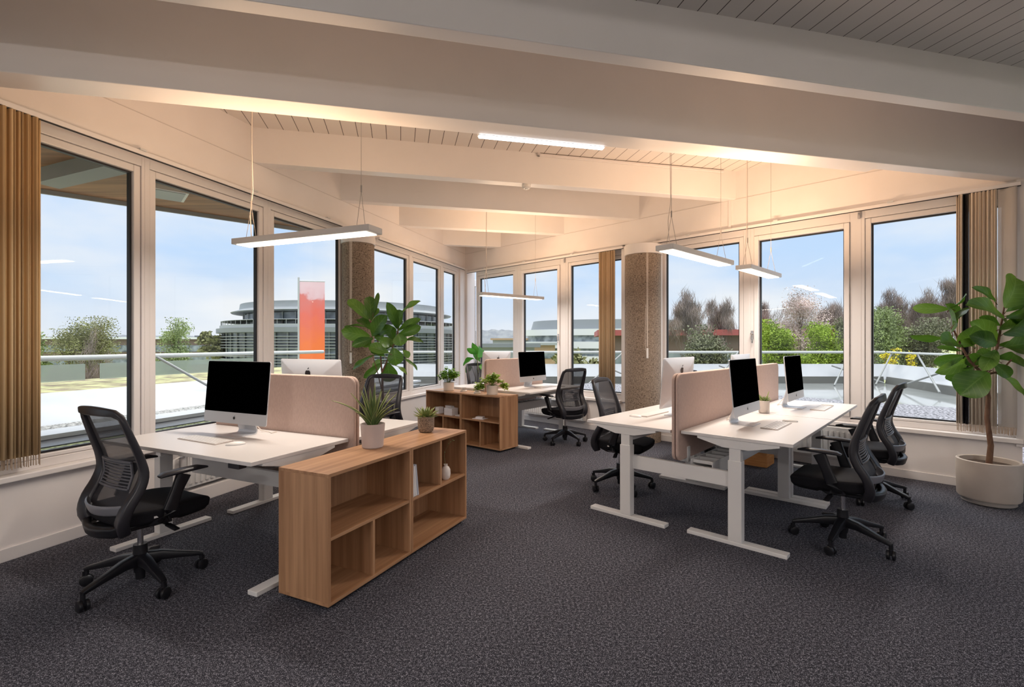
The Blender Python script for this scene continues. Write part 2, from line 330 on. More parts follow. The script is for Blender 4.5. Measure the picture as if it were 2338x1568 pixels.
# ------------------------------------------------------------------ mesh helpers
class MB:
    """collects shapes for ONE mesh object"""
    def __init__(s, M=None):
        s.v = []; s.f = []; s.uv = {}; s.M = M or Matrix.Identity(4)
    def add(s, vs, fs, uvs=None):
        o = len(s.v); s.v += [s.M @ Vector(p) for p in vs]
        for i, f in enumerate(fs):
            if uvs: s.uv[len(s.f)] = [uvs[k] for k in f]
            s.f.append([o + k for k in f])
        return s
    def box(s, x0, y0, z0, x1, y1, z1):
        vs = [(x0, y0, z0), (x1, y0, z0), (x1, y1, z0), (x0, y1, z0), (x0, y0, z1), (x1, y0, z1), (x1, y1, z1), (x0, y1, z1)]
        return s.add(vs, [(0, 3, 2, 1), (4, 5, 6, 7), (0, 1, 5, 4), (1, 2, 6, 5), (2, 3, 7, 6), (3, 0, 4, 7)])
    def prism(s, pts, a, b, fn):
        """pts 2-D outline (counter-clockwise), extruded between a and b; fn(p, q, t) -> xyz"""
        n = len(pts); vs = [fn(p, q, a) for p, q in pts] + [fn(p, q, b) for p, q in pts]
        fs = [tuple(range(n))[::-1], tuple(range(n, 2 * n))] + [(i, (i + 1) % n, n + (i + 1) % n, n + i) for i in range(n)]
        return s.add(vs, fs)
    def lathe(s, prof, c=(0, 0, 0), n=32, sx=1, sy=1):
        vs = []; fs = []
        for r, z in prof:
            for i in range(n):
                a = 2 * PI * i / n; vs.append((c[0] + r * math.cos(a) * sx, c[1] + r * math.sin(a) * sy, c[2] + z))
        m = len(prof)
        for j in range(m - 1):
            for i in range(n):
                k = (i + 1) % n; fs.append((j * n + i, j * n + k, (j + 1) * n + k, (j + 1) * n + i))
        if prof[0][0] > 1e-5: fs.append(tuple(range(n))[::-1])
        if prof[-1][0] > 1e-5: fs.append(tuple(range((m - 1) * n, m * n)))
        return s.add(vs, fs)
    def cyl(s, p, q, r, r2=None, n=12, cap=True):
        return s.tube([p, q], [r, r if r2 is None else r2], n, cap)
    def tube(s, pts, rad, n=8, cap=True):
        pts = [Vector(p) for p in pts]; N = len(pts)
        if not isinstance(rad, (list, tuple)): rad = [rad] * N
        vs = []; fs = []; up = None
        for i, p in enumerate(pts):
            t = (pts[min(i + 1, N - 1)] - pts[max(i - 1, 0)])
            t = t.normalized() if t.length > 1e-9 else Vector((0, 0, 1))
            if up is None: up = Vector((0, 0, 1)) if abs(t.z) < .9 else Vector((1, 0, 0))
            x = up.cross(t)
            if x.length < 1e-4: x = Vector((1, 0, 0)).cross(t)
            x.normalize(); y = t.cross(x).normalized(); up = y
            for k in range(n):
                a = 2 * PI * k / n; vs.append(p + (x * math.cos(a) + y * math.sin(a)) * rad[i])
        for i in range(N - 1):
            for k in range(n):
                k2 = (k + 1) % n; fs.append((i * n + k, i * n + k2, (i + 1) * n + k2, (i + 1) * n + k))
        if cap and n > 2: fs.append(tuple(range(n))[::-1]); fs.append(tuple(range((N - 1) * n, N * n)))
        return s.add(vs, fs)
    def sweep(s, pts, w, d, nrm, closed=False, rnd=0.3):
        """rounded-rectangle section: w across the path in the surface, d along nrm"""
        pts = [Vector(p) for p in pts]; N = len(pts); vs = []; fs = []
        sec = []
        for (cx, cy, a0) in ((1, 1, 0), (-1, 1, 90), (-1, -1, 180), (1, -1, 270)):
            for a in (0, 45, 90):
                t = R(a0 + a); sec.append((cx * (1 - rnd) + rnd * math.cos(t), cy * (1 - rnd) + rnd * math.sin(t)))
        m = len(sec)
        for i, p in enumerate(pts):
            a = pts[(i - 1) % N] if closed else pts[max(i - 1, 0)]; b = pts[(i + 1) % N] if closed else pts[min(i + 1, N - 1)]
            t = (b - a).normalized(); nn = Vector(nrm[i] if isinstance(nrm, list) else nrm)
            x = t.cross(nn).normalized(); y = x.cross(t).normalized()
            ww = w[i] if isinstance(w, list) else w; dd = d[i] if isinstance(d, list) else d
            for u_, v_ in sec: vs.append(p + x * (u_ * ww / 2) + y * (v_ * dd / 2))
        for i in range(N if closed else N - 1):
            j = (i + 1) % N
            for k in range(m):
                k2 = (k + 1) % m; fs.append((i * m + k, i * m + k2, j * m + k2, j * m + k))
        if not closed: fs.append(tuple(range(m))[::-1]); fs.append(tuple(range((N - 1) * m, N * m)))
        return s.add(vs, fs)
    def grid(s, nu, nv, fn):
        vs = [fn(i / (nu - 1), j / (nv - 1)) for j in range(nv) for i in range(nu)]
        uv = [(i / (nu - 1), j / (nv - 1)) for j in range(nv) for i in range(nu)]
        fs = [(j * nu + i, j * nu + i + 1, (j + 1) * nu + i + 1, (j + 1) * nu + i) for j in range(nv - 1) for i in range(nu - 1)]
        return s.add(vs, fs, uv)
    def build(s, name, material, parent=None, bevel=0.0, smooth=None, solid=0.0, seg=2, subd=0):
        me = bpy.data.meshes.new(name)
        me.from_pydata([tuple(v) for v in s.v], [], s.f)
        if s.uv:
            ul = me.uv_layers.new(name='UVMap')
            for p in me.polygons:
                if p.index in s.uv:
                    for li, uvc in zip(p.loop_indices, s.uv[p.index]): ul.data[li].uv = uvc
        bm = bmesh.new(); bm.from_mesh(me); bmesh.ops.recalc_face_normals(bm, faces=bm.faces); bm.to_mesh(me); bm.free()
        me.materials.append(material)
        if smooth is not None:
            for p in me.polygons: p.use_smooth = True
            me.set_sharp_from_angle(angle=R(smooth))
        o = bpy.data.objects.new(name, me); col.objects.link(o)
        if parent: o.parent = parent
        if subd:
            md = o.modifiers.new('round', 'SUBSURF'); md.levels = subd; md.render_levels = subd
        if solid:
            md = o.modifiers.new('thickness', 'SOLIDIFY'); md.thickness = solid; md.offset = 0
        if bevel:
            md = o.modifiers.new('edge', 'BEVEL'); md.width = bevel; md.segments = seg; md.limit_method = 'ANGLE'; md.angle_limit = R(40)
        return o

def tag(o, label=None, cat=None, group=None, kind=None):
    if label: o['label'] = label
    if cat: o['category'] = cat
    if group: o['group'] = group
    if kind: o['kind'] = kind
    return o
def thing(name, label, cat, loc=(0, 0, 0), rz=0.0, group=None):
    o = bpy.data.objects.new(name, None); o.empty_display_size = 0.1; col.objects.link(o)
    o.location = loc; o.rotation_euler = (0, 0, rz)
    return tag(o, label, cat, group)
def struct(o): o['kind'] = 'structure'; return o
def kids(o): return [c for c in bpy.data.objects if c.parent == o]
def dup(root, loc, rz, label, group=None):
    def cp(o, parent):
        c = o.copy(); col.objects.link(c); c.parent = parent
        for k in kids_of.get(o.name, []): cp(k, c)
        return c
    kids_of = {}
    for o in bpy.data.objects:
        if o.parent: kids_of.setdefault(o.parent.name, []).append(o)
    c = cp(root, None)
    c.location = loc; c.rotation_euler = (0, 0, rz); c['label'] = label
    if group: c['group'] = group
    return c
def pt(px, py, Y):
    """world point seen at a place of the photograph, at distance Y"""
    return Vector(((px - CX) / F_PX * Y, Y, EYE - (py - HY) / F_PX * Y))
def onplane(px, py, h):
    Y = F_PX * (EYE - h) / (py - HY); return ((px - CX) / F_PX * Y, Y)
def rot2(p, a): return (p[0] * math.cos(a) - p[1] * math.sin(a), p[0] * math.sin(a) + p[1] * math.cos(a))

# ------------------------------------------------------------------ room frame
CORNER = Vector((-0.968, 10.07, 0))
UA = Vector((-0.3115, -0.950, 0)).normalized()      # left wall, u grows from the corner towards the camera
UB = Vector((0.708, -0.706, 0)).normalized()        # right wall
NA = Vector((-0.950, 0.3115, 0)).normalized()       # outwards
NB = Vector((0.706, 0.708, 0)).normalized()
MA = Matrix(((UA.x, NA.x, 0, CORNER.x), (UA.y, NA.y, 0, CORNER.y), (0, 0, 1, 0), (0, 0, 0, 1)))
MBm = Matrix(((UB.x, NB.x, 0, CORNER.x), (UB.y, NB.y, 0, CORNER.y), (0, 0, 1, 0), (0, 0, 0, 1)))
ZC = 3.61; ZJ = 3.25; ZN = 3.192; ZB = 2.90
BA = R(13.0)                                        # direction of the ceiling beams

# floor and ceiling
fl = MB(); pA = CORNER + UA * 14 + NA * .1; pB = CORNER + UB * 12.5 + NB * .1
top_c = CORNER + Vector((-.03, .2, 0))
outline = [(top_c.x, top_c.y), (pA.x, pA.y), (pA.x, -5.0), (pB.x, -5.0), (pB.x, pB.y)]
fl.prism(outline, -0.12, 0.0, lambda p, q, t: (p, q, t))
struct(fl.build('floor', carpet))
ce = MB()
qA = pA; qB = pB
ci = [rot2(p, -BA) for p in [(top_c.x - .1, top_c.y + .2), (qA.x, qA.y), (qA.x, -5.0), (qB.x, -5.0), (qB.x, qB.y)]]
def clip_band(poly, d0, d1):
    for lim, keep in ((d0, 1), (d1, -1)):
        out = []
        for i in range(len(poly)):
            a, b = poly[i], poly[(i + 1) % len(poly)]; ia = (a[1] - lim) * keep >= 0; ib = (b[1] - lim) * keep >= 0
            if ia: out.append(a)
            if ia != ib: f_ = (lim - a[1]) / (b[1] - a[1]); out.append((a[0] + (b[0] - a[0]) * f_, lim))
        poly = out
    return poly
ce.prism(clip_band(ci, 2.36, 99), ZC, ZC + .15, lambda p, q, t: (p, q, t))
o = struct(ce.build('ceiling', boards)); o.rotation_euler = (0, 0, BA)
ce = MB(); ce.prism(clip_band(ci, -99, 2.37), ZN, ZN + .15, lambda p, q, t: (p, q, t))     # lower boarded ceiling of the near bay
o = struct(ce.build('ceiling_near', boards_near)); o.rotation_euler = (0, 0, BA)

def wallbox(M, name, u0, u1, w0, w1, z0, z1, m, parent=None, bevel=0):
    return MB(M).box(u0, w0, z0, u1, w1, z1).build(name, m, parent, bevel=bevel)
# left wall: parapet below the windows, band above
lw = MB(MA); lw.box(-.15, 0, 0, 13.5, .14, .505); lw.box(-.15, 0, 2.93, 13.5, .14, ZC); lw.box(3.30, .05, .5, 3.86, .14, 2.94)
lw.box(13.0, -.0, 0, 13.5, .14, ZC)
struct(lw.build('wall_left', paint))
rw = MB(MBm); rw.box(-.15, 0, 0, 7.98, .14, .475); rw.box(-.15, 0, 2.87, 7.98, .14, ZC); rw.box(3.76, .05, .45, 4.34, .14, 2.9)
struct(rw.build('wall_right', paint))
# beyond the third column, past the right edge of the photograph
rw2 = MB(MBm); rw2.box(8.35, 0, 0, 12.2, .14, .475); rw2.box(7.98, 0, 2.87, 12.2, .14, ZC)
struct(rw2.build('wall_right_rear', paint))
bw = MB(); bw.box(pA.x - 3, -5.1, 0, pB.x + 3, -4.95, ZC); struct(bw.build('wall_back', paint))
bw = MB(); bw.box(pB.x - .1, -5.0, 0, pB.x + .05, pB.y + .4, .9); bw.box(pB.x - .1, -5.0, 2.7, pB.x + .05, pB.y + .4, ZC); struct(bw.build('wall_far_right', paint))
bw = MB(); bw.box(pA.x - .05, -5.0, 0, pA.x + .1, pA.y + .4, .9); bw.box(pA.x - .05, -5.0, 2.7, pA.x + .1, pA.y + .4, ZC); struct(bw.build('wall_far_left', paint))
# joint board lines on the upper walls
def trimbox(n, M, u0, u1, w0, w1, z0, z1, m): return struct(wallbox(M, 'trim_%d' % n, u0, u1, w0, w1, z0, z1, m))
trimbox(1, MA, 0, 13, -.004, .0, ZJ - .003, ZJ + .003, edge_white)
trimbox(2, MBm, 0, 8, -.004, .0, ZJ - .003, ZJ + .003, edge_white)
# baseboards
struct(wallbox(MA, 'baseboard_left', 0, 13, -.015, 0, 0, .085, frame_white, bevel=.003))
struct(wallbox(MBm, 'baseboard_right', 0, 7.98, -.015, 0, 0, .085, frame_white, bevel=.003))
# window sills
def sill(M, u0, u1, z0, z1, n):
    m = MB(M); m.box(u0, -.045, z0, u1, .10, z1)
    return struct(m.build('trim_%d' % n, frame_white, bevel=.008, seg=3))
sill(MA, 0.02, 3.3, .505, .545, 3); sill(MA, 3.86, 13, .505, .545, 4)
sill(MBm, 0.02, 3.74, .475, .52, 5); sill(MBm, 4.36, 7.99, .475, .52, 6)
# corner post
cp = MB(); q = [CORNER + UA * .02, CORNER + UA * .22 - NA * -.02, CORNER + UA * .22 + NA * .2, CORNER + Vector((0, .35, 0)), CORNER + UB * .06 + NB * .2, CORNER + UB * .06]
cp.prism([(a.x, a.y) for a in q], .5, 2.95, lambda p, q_, t: (p, q_, t)); struct(cp.build('trim_7', frame_white))

def ring(M, u0, u1, z0, z1, a, w0, w1):
    m = MB(M); m.box(u0, w0, z0, u0 + a, w1, z1); m.box(u1 - a, w0, z0, u1, w1, z1)
    m.box(u0 + a, w0, z1 - a, u1 - a, w1, z1); m.box(u0 + a, w0, z0, u1 - a, w1, z0 + a)
    return m
win_n = [0]
def window(M, u0, u1, z0, z1, ztrack, g0, g1, gz0, gz1, sash=False, handle=None):
    """u0..u1 opening, g0..g1 / gz0..gz1 visible glass"""
    win_n[0] += 1
    fr = MB(M)
    # fixed frame
    fr.box(u0, .05, z0, g0 - .055, .13, z1); fr.box(g1 + .055, .05, z0, u1, .13, z1)
    fr.box(g0 - .055, .05, gz1 + .06, g1 + .055, .13, z1); fr.box(g0 - .055, .05, z0, g1 + .055, .13, gz0 - .03)
    root = struct(fr.build('window_%d' % win_n[0], frame_white, bevel=.004))
    ws = .03 if sash else .058
    s = MB(M)
    s.box(g0 - .052, ws, gz0 - .028, g0, .122, gz1 + .056); s.box(g1, ws, gz0 - .028, g1 + .052, .122, gz1 + .056)
    s.box(g0, ws, gz1, g1, .122, gz1 + .056); s.box(g0, ws, gz0 - .028, g1, .122, gz0)
    s.build('sash', frame_white, root, bevel=.006)
    gk = ring(M, g0 + .001, g1 - .001, gz0 + .001, gz1 - .001, .014, .085, .118); gk.build('gasket', gasket, root)
    MB(M).box(g0 + .012, .100, gz0 + .012, g1 - .012, .106, gz1 - .012).build('pane', glass, root)
    if handle is not None:
        h = MB(M); hz = 1.50
        h.box(handle - .014, ws - .012, hz - .055, handle + .014, ws, hz + .055); h.cyl((handle, ws, hz + .02), (handle, ws - .05, hz + .02), .009)
        h.tube([(handle, ws - .045, hz + .02), (handle + .012, ws - .05, hz), (handle + .015, ws - .05, hz - .1)], .009)
        h.build('handle', chrome, root, smooth=40)
        hg = MB(M); hg.cyl((u1 - .02 if handle > (u0 + u1) / 2 else u1 - .02, .03, z1 - .1), (u1 - .02, .03, z1 - .03), .012, n=10); hg.build('hinge', chrome, root, smooth=40)
    return root
Z0A, Z1A = .545, 2.93
for (u0, u1, g0, g1) in ((11.2, 12.6, 11.3, 12.5), (9.05, 10.4, 9.15, 10.3), (7.8, 9.05, 7.9, 8.95), (6.43, 7.8, 6.51, 7.70), (5.15, 6.43, 5.26, 6.335), (3.86, 5.15, 3.95, 5.055)):
    window(MA, u0, u1, Z0A, Z1A, 2.92, g0, g1, .635, 2.785)
window(MA, 2.15, 3.32, Z0A, Z1A, 2.92, 2.25, 3.23, .635, 2.785)
window(MA, 1.0, 2.15, Z0A, Z1A, 2.92, 1.10, 2.045, .635, 2.785)
window(MA, .20, 1.0, Z0A, Z1A, 2.92, .36, .89, .635, 2.785)
Z0B, Z1B = .52, 2.87
window(MBm, .28, 1.46, Z0B, Z1B, 2.86, .375, 1.335, .62, 2.71)
window(MBm, 1.46, 2.62, Z0B, Z1B, 2.86, 1.60, 2.44, .62, 2.69, True, 2.475)
window(MBm, 2.62, 3.80, Z0B, Z1B, 2.86, 2.715, 3.735, .62, 2.71)
window(MBm, 4.34, 5.60, Z0B, Z1B, 2.86, 4.44, 5.46, .61, 2.71)
window(MBm, 5.60, 6.76, Z0B, Z1B, 2.86, 5.70, 6.60, .61, 2.69, True, 5.63)
window(MBm, 6.76, 7.98, Z0B, Z1B, 2.86, 6.845, 7.86, .61, 2.71)
window(MBm, 8.35, 10.2, Z0B, Z1B, 2.86, 8.45, 10.1, .61, 2.71)
window(MBm, 10.2, 12.1, Z0B, Z1B, 2.86, 10.3, 12.0, .61, 2.71)
# curtain rails along the heads of the windows
def crail(M, u0, u1, z, label):
    t = thing('curtain_rail', label, 'curtain rail'); m = MB(M); m.box(u0, -.06, z, u1, -.001, z + .035); m.build('rail', frame_white, t, bevel=.004)
    MB(M).box(u0, -.052, z - .007, u1, -.040, z + .0).build('track_slot', gasket, t)
    n = int((u1 - u0) / 1.1)
    for i in range(n): uu = u0 + .5 + i * 1.1; MB(M).box(uu, -.075, z + .03, uu + .05, -.001, z + .045).build('bracket', steel_grey, t)
crail(MA, 3.80, 12.5, 2.90, 'long white curtain rail above the windows on the left wall nearest the camera')
crail(MA, .15, 3.22, 2.90, 'white curtain rail above the far left windows behind the fig tree')
crail(MBm, .10, 3.80, 2.84, 'white curtain rail over the far windows right of the room corner')
crail(MBm, 4.30, 7.97, 2.84, 'white curtain rail over the three big windows on the right wall')

# round concrete columns with white collars
def column(name, x, y, r, zc, label_n):
    m = MB(); m.lathe([(r, 0), (r, zc)], (x, y, 0), 48)
    o = struct(m.build('column_%s' % name, concrete, smooth=40))
    c = MB(); c.lathe([(r + .004, zc - .002), (r + .014, zc), (r + .014, zc + .135), (r + .008, zc + .14), (0, zc + .142)], (x, y, 0), 48)
    c.build('collar', frame_white, o, smooth=40)
column('left', -.318 * 6.40, 6.40, .205, 2.70, 1)
column('right', .2708 * 6.98, 6.98, .25, 2.66, 2)
pc = CORNER + UB * 8.28 + NB * .05; column('far_right', pc.x, pc.y, .26, 2.66, 3)
column('corner', -.985, 10.78, .17, 2.66, 4)
# white infill posts beside the columns
struct(wallbox(MA, 'trim_8', 3.84, 3.90, .0, .05, .5, 2.93, frame_white)); struct(wallbox(MBm, 'trim_9', 3.74, 3.80, -.0, .05, .5, 2.9, frame_white))
struct(wallbox(MBm, 'trim_10', 4.32, 4.40, -.0, .05, .5, 2.9, frame_white)); struct(wallbox(MBm, 'trim_11', 7.94, 8.0, -.03, .14, .45, 2.9, frame_white))

# ceiling beams
bdir = Vector((math.cos(BA), math.sin(BA), 0)); bn = Vector((-math.sin(BA), math.cos(BA), 0))
MBE = Matrix(((bdir.x, bn.x, 0, 0), (bdir.y, bn.y, 0, 0), (0, 0, 1, 0), (0, 0, 0, 1)))
def v_at_wall(d, U, N, w=0):
    # v coordinate where the beam line d meets a wall
    # CORNER + U*u = bdir*v + bn*d
    a, b, c_, d_ = bdir.x, -U.x, bdir.y, -U.y
    rx, ry = CORNER.x + N.x * w - bn.x * d, CORNER.y + N.y * w - bn.y * d
    det = a * d_ - b * c_
    return (rx * d_ - b * ry) / det
for i, (d0, d1) in enumerate(((2.32, 2.417), (3.236, 3.362), (5.42, 5.56), (6.60, 6.74), (7.81, 7.95), (9.13, 9.27), (1.2, 1.32), (-.1, .02))):
    wo_ = .02
    va = v_at_wall(d0, UA, NA, wo_); vb = v_at_wall(d0, UB, NB, wo_)
    va1 = v_at_wall(d1, UA, NA, wo_); vb1 = v_at_wall(d1, UB, NB, wo_)
    m = MB(MBE); m.prism([(va, d0), (vb, d0), (vb1, d1), (va1, d1)], ZB if d0 < 4 else ZJ, (ZN if d0 < 2 else ZC) + .01, lambda p, q, t: (p, q, t))
    struct(m.build('beam_%d' % (i + 1), beam_paint, bevel=.006))
# ledge with the strip light on the back of the second beam
m = MB(MBE); m.box(-3.3, 3.363, 2.912, 4.014, 3.467, 2.965); struct(m.build('trim_12', beam_paint, bevel=.004))
t = thing('strip_light', 'thin white glowing strip light under the ceiling ledge behind the big beam', 'ceiling light')
v0, v1 = .55, 1.54
MB(MBE).box(v0, 3.468, 2.910, v1, 3.515, 2.94).build('housing', white_plastic, t, bevel=.003)
MB(MBE).box(v0 + .01, 3.471, 2.902, v1 - .01, 3.512, 2.911).build('diffuser', tube_on, t)
# cable duct from beam to wall
m = MB(MBE); m.box(1.55, 5.39, 3.572, 4.02, 5.418, 3.60); m.box(1.55, 5.39, 3.572, 1.58, 5.418, 3.61); struct(m.build('trim_13', frame_white, bevel=.003))
uu = 5.37
struct(wallbox(MBm, 'trim_14', uu - .015, uu + .015, -.02, 0, 2.87, 3.60, frame_white))
# sensor under the third beam
sp_ = pt(1202, 420, 5.66)
t = thing('motion_sensor', 'small white round sensor under the second beam from the camera end of the bright ceiling', 'sensor', (sp_.x, sp_.y, ZJ - .045))
MB().lathe([(.0, 0), (.035, .0), (.05, .015), (.052, .045)], n=24).build('housing', white_plastic, t, smooth=40)
MB().lathe([(.0, -.012), (.016, -.010), (.022, .001)], n=16).build('lens', steel_grey, t, smooth=40)

# ------------------------------------------------------------------ pendant lamps
def pendant(cx, cy, z, length, width, ang, label, drop_top=ZC, power=18, up=15, upc=None, dc=(1.0, 0.90, 0.80)):
    t = thing('pendant_lamp', label, 'pendant lamp', (cx, cy, z), ang, 'long rectangular pendant lamps over the desks')
    l, w = length / 2, width / 2
    h = MB(); h.box(-l, -w, .004, l, w, .048); h.build('housing', steel_white, t, bevel=.004)
    d = MB(); d.box(-l + .035, -w + .018, -.001, l - .035, w - .018, .0045); d.build('diffuser', lamp_on, t)
    hz = drop_top - z
    for s in (-1, 1):
        x = s * (l - .12)
        c = MB(); c.tube([(x, -w + .03, .048), (x, 0, .30)], .0018, 5); c.tube([(x, w - .03, .048), (x, 0, .30)], .0018, 5); c.cyl((x, 0, .29), (x, 0, .34), .006, n=8)
        c.tube([(x, 0, .33), (x, 0, hz - .002)], .0019, 5); c.build('suspension_wire', cable_grey, t)
    pw = MB(); x = -l + .12
    pw.tube([(x - .01, .01, .05), (x - .03, .015, .25), (x + .006, .01, .42), (x - .006, .008, .8), (x + .006, .008, hz - .001)], .0032, 6); pw.build('power_cable', cable_white, t, smooth=60)
    area_light('lamp_down', (cx, cy, z - .004), length - .09, width - .05, (0, 0, ang), power, dc)
    area_light('lamp_up', (cx, cy, z + .06), length - .09, width - .02, (PI, 0, -ang), up, upc or WARM)
pendant(-1.523, 3.53, 2.15, 1.27, .153, R(-21.2), 'leftmost long pendant lamp, in front of the left wall windows')
pendant(1.661, 4.318, 2.15, 1.19, .155, R(43.4), 'larger of the two pendant lamps over the right-hand desks, beside the concrete column')
pendant(2.698, 5.264, 2.15, .97, .155, R(44.8), 'smaller pendant lamp over the right-hand desks, farther right', power=15, up=18)
pendant(0.0, 7.5, 2.10, 1.2, .16, R(38), 'farthest pendant lamp hanging low over the back desks near the room corner', power=18, up=24)
# two unseen fill pendants added behind the camera to light the near bay
pendant(2.4, -1.6, 2.25, 1.27, .153, R(42), 'added fill lamp out of the picture, behind the viewer on the right', drop_top=ZN, power=50, up=52, upc=(1.0, 0.93, 0.89), dc=(1.0, 0.95, 0.91))
pendant(-2.3, -1.2, 2.25, 1.27, .153, R(-22), 'added fill lamp out of the picture, behind the viewer on the left', drop_top=ZN, power=50, up=52, upc=(1.0, 0.93, 0.89), dc=(1.0, 0.95, 0.91))
#PART2
# ------------------------------------------------------------------ curtains
def curtain(M, u0, u1, z0, z1, m, label, n, amp=.03, w=-.055, fringe=True, dark=None):
    t = thing('string_curtain', label, 'curtain')
    def zz(i): return .004 * math.sin(i * 2.1)
    g = MB(M); N = n * 8 + 1
    def f(a, b):
        x = u0 + (u1 - u0) * a; ph = a * n * 2 * PI
        return (x + .006 * math.sin(ph * .5), w + amp * math.sin(ph) + .006 * math.sin(ph * .37 + 1), z0 + (z1 - z0) * b)
    g.grid(N, 2, f); g.build('fabric', m, t, smooth=70, solid=.003)
    if fringe:
        fr = MB(M); k = int((u1 - u0) / .009)
        for i in range(k):
            a = (i + .5) / k; ph = a * n * 2 * PI; x = u0 + (u1 - u0) * a; y = w + amp * math.sin(ph)
            dz = random.uniform(-.006, .006)
            fr.tube([(x, y, z0 + .004), (x + random.uniform(-.003, .003), y + random.uniform(-.003, .003), z0 - .066 + dz)], .0030, 4)
        fr.build('fringe', fringe_mat, t)
    return t
curtain(MA, 7.175, 7.95, .66, 2.895, curtain_gold, 'gathered golden string curtain at the left edge of the picture', 38, .016)
curtain(MBm, 3.36, 3.66, .62, 2.83, curtain_mid, 'narrow bundled golden curtain beside the right concrete column', 14, .014)
curtain(MBm, 7.535, 7.58, .62, 2.835, curtain_pale, 'thin slice of pale curtain left of the dark gap behind the large fig tree', 2, .02)
curtain(MBm, 7.625, 7.815, .62, 2.835, curtain_pale, 'pale striped string curtain behind the large fig tree', 14, .010)
curtain(MBm, 7.582, 7.622, .62, 2.835, plastic_black, 'black strip drawn for the dark gap between the pale curtains behind the large fig tree', 2, .012, fringe=True)  # black sheet put in as the darkness of the gap, not a curtain
curtain(MBm, 7.82, 7.945, .62, 2.835, sheer, 'sheer white blind panel at the end of the right wall', 1, .006)

# blind cords with white grips
def cord(x, y, z1, z0, label, n=2):
    t = thing('blind_cord', label, 'blind cord', (x, y, 0)); c = MB()
    for i in range(n + 1): c.cyl((.009 * (i - n / 2), 0, z1), (.006 * (i - n / 2), 0, z0 + .02), .0022, n=5)
    c.tube([(-.02, 0, z0 + .6), (-.03, 0, z0 + .2), (-.026, 0, z0 - .02), (-.01, 0, z0 - .05), (0, 0, z0)], .002, 5)
    c.build('cord', cable_white, t)
    MB().box(-.013, -.009, z0 - .14, .013, .009, z0).build('grip', white_plastic, t, bevel=.004)
p = pt(801, 700, 6.14); cord(p.x, p.y, 2.72, 1.28, 'long white blind cord with a grip on the left concrete column', 3)
p = pt(1478, 700, 6.66); cord(p.x, p.y, 2.68, 1.33, 'long white blind cord with a grip on the right concrete column')

# ------------------------------------------------------------------ radiators
def radiator(M, u0, u1, z0, z1, label, valve=None):
    t = thing('radiator', label, 'radiator')
    b = MB(M); b.box(u0, -.105, z0, u1, -.085, z1)
    n = int((u1 - u0) / .05)
    for i in range(n):
        x = u0 + (i + .25) * (u1 - u0) / n; b.box(x, -.118, z0 + .03, x + .024, -.105, z1 - .03)
    b.build('panel', steel_white, t, bevel=.003)
    c = MB(M); c.box(u0, -.105, z1, u1, -.02, z1 + .012); c.box(u0, -.105, z0, u0 + .006, -.02, z1); c.box(u1 - .006, -.105, z0, u1, -.02, z1); c.build('casing', steel_white, t)
    for x in (u0 + .2, u1 - .23): MB(M).box(x, -.03, z0, x + .03, -.001, z1 - .05).build('wall_bracket', steel_grey, t)
    if valve:
        v = MB(M); v.tube([(valve, -.06, z1 - .05), (valve + .05, -.06, z1 - .05), (valve + .085, -.06, z1 - .065), (valve + .09, -.06, z1 - .1), (valve + .09, -.06, .0)], .011, 10); v.build('pipe', white_plastic, t, smooth=50)
        v = MB(M); v.cyl((valve + .0, -.06, z1 - .05), (valve + .045, -.06, z1 - .05), .016, n=12); v.build('valve', chrome, t, smooth=50)
    return t
radiator(MA, 4.95, 6.18, .15, .47, 'white ribbed radiator under the left window behind the near desk', 6.18)
radiator(MBm, 1.75, 3.1, .14, .45, 'white ribbed radiator under the far windows behind the back desks')
radiator(MBm, 5.15, 6.75, .13, .45, 'white ribbed radiator under the right window behind the right-hand desks')
struct(wallbox(MA, 'trim_15', 4.85, 6.3, -.12, -.015, .0, .12, frame_white, bevel=.004))

# ------------------------------------------------------------------ desks
def desk(name_label, ox, oy, ang, Lx, D, user, group, crossbar=None, tray=False, switch=False):
    """local x along the desk, y from the back edge (0) to the user's edge (D) when user=+1, mirrored when -1"""
    t = thing('standing_desk', name_label, 'desk', (ox, oy, 0), ang, group)
    s = user
    Mx = Matrix.Scale(s, 4, (0, 1, 0))
    T = MB(Mx).box(0, 0, .727, Lx, D, .75); T.build('tabletop', desk_white, t, bevel=.0025)
    for x in (0.0, Lx - .075):
        f = MB(Mx).box(x, .045, .0, x + .075, D - .035, .026); f.build('foot', steel_white, t, bevel=.003)
        c = MB(Mx); c.box(x + .002, .335, .026, x + .070, .425, .585); c.build('column', steel_white, t, bevel=.003)
        c = MB(Mx); c.box(x + .007, .342, .58, x + .064, .418, .70); c.build('column_upper', steel_white, t, bevel=.002)
        b = MB(Mx); pts = [(.12, .727), (.12, .712), (.30, .668), (.47, .668), (.66, .712), (.66, .727)]
        b.prism(pts, x + .004, x + .066, lambda p, q, tt: (tt, p, q)); b.build('bracket', steel_white, t, bevel=.002)
    b = MB(Mx); b.box(.07, .345, .62, Lx - .07, .385, .715); b.build('rail', steel_grey, t, bevel=.003)
    for cb in (crossbar or ()):
        c = MB(Mx); c.box(cb, -.46, .395, cb + .035, .335, .50); c.build('crossbar', steel_white, t, bevel=.002)
    if tray:
        c = MB(Mx); c.box(.08, .04, .42, Lx - .08, .044, .53); c.box(.08, .04, .416, Lx - .08, .20, .42); c.box(.08, .198, .42, Lx - .08, .203, .53)
        for i in range(9): x = .12 + i * (Lx - .35) / 8; c.box(x, .044, .50, x + .03, .198, .525)
        c.build('cable_tray', steel_white, t, bevel=.002)
    if switch:
        c = MB(Mx); c.box(.10, D - .05, .700, .19, D - .0, .727); c.build('height_switch', plastic_dark, t, bevel=.003)
    return t
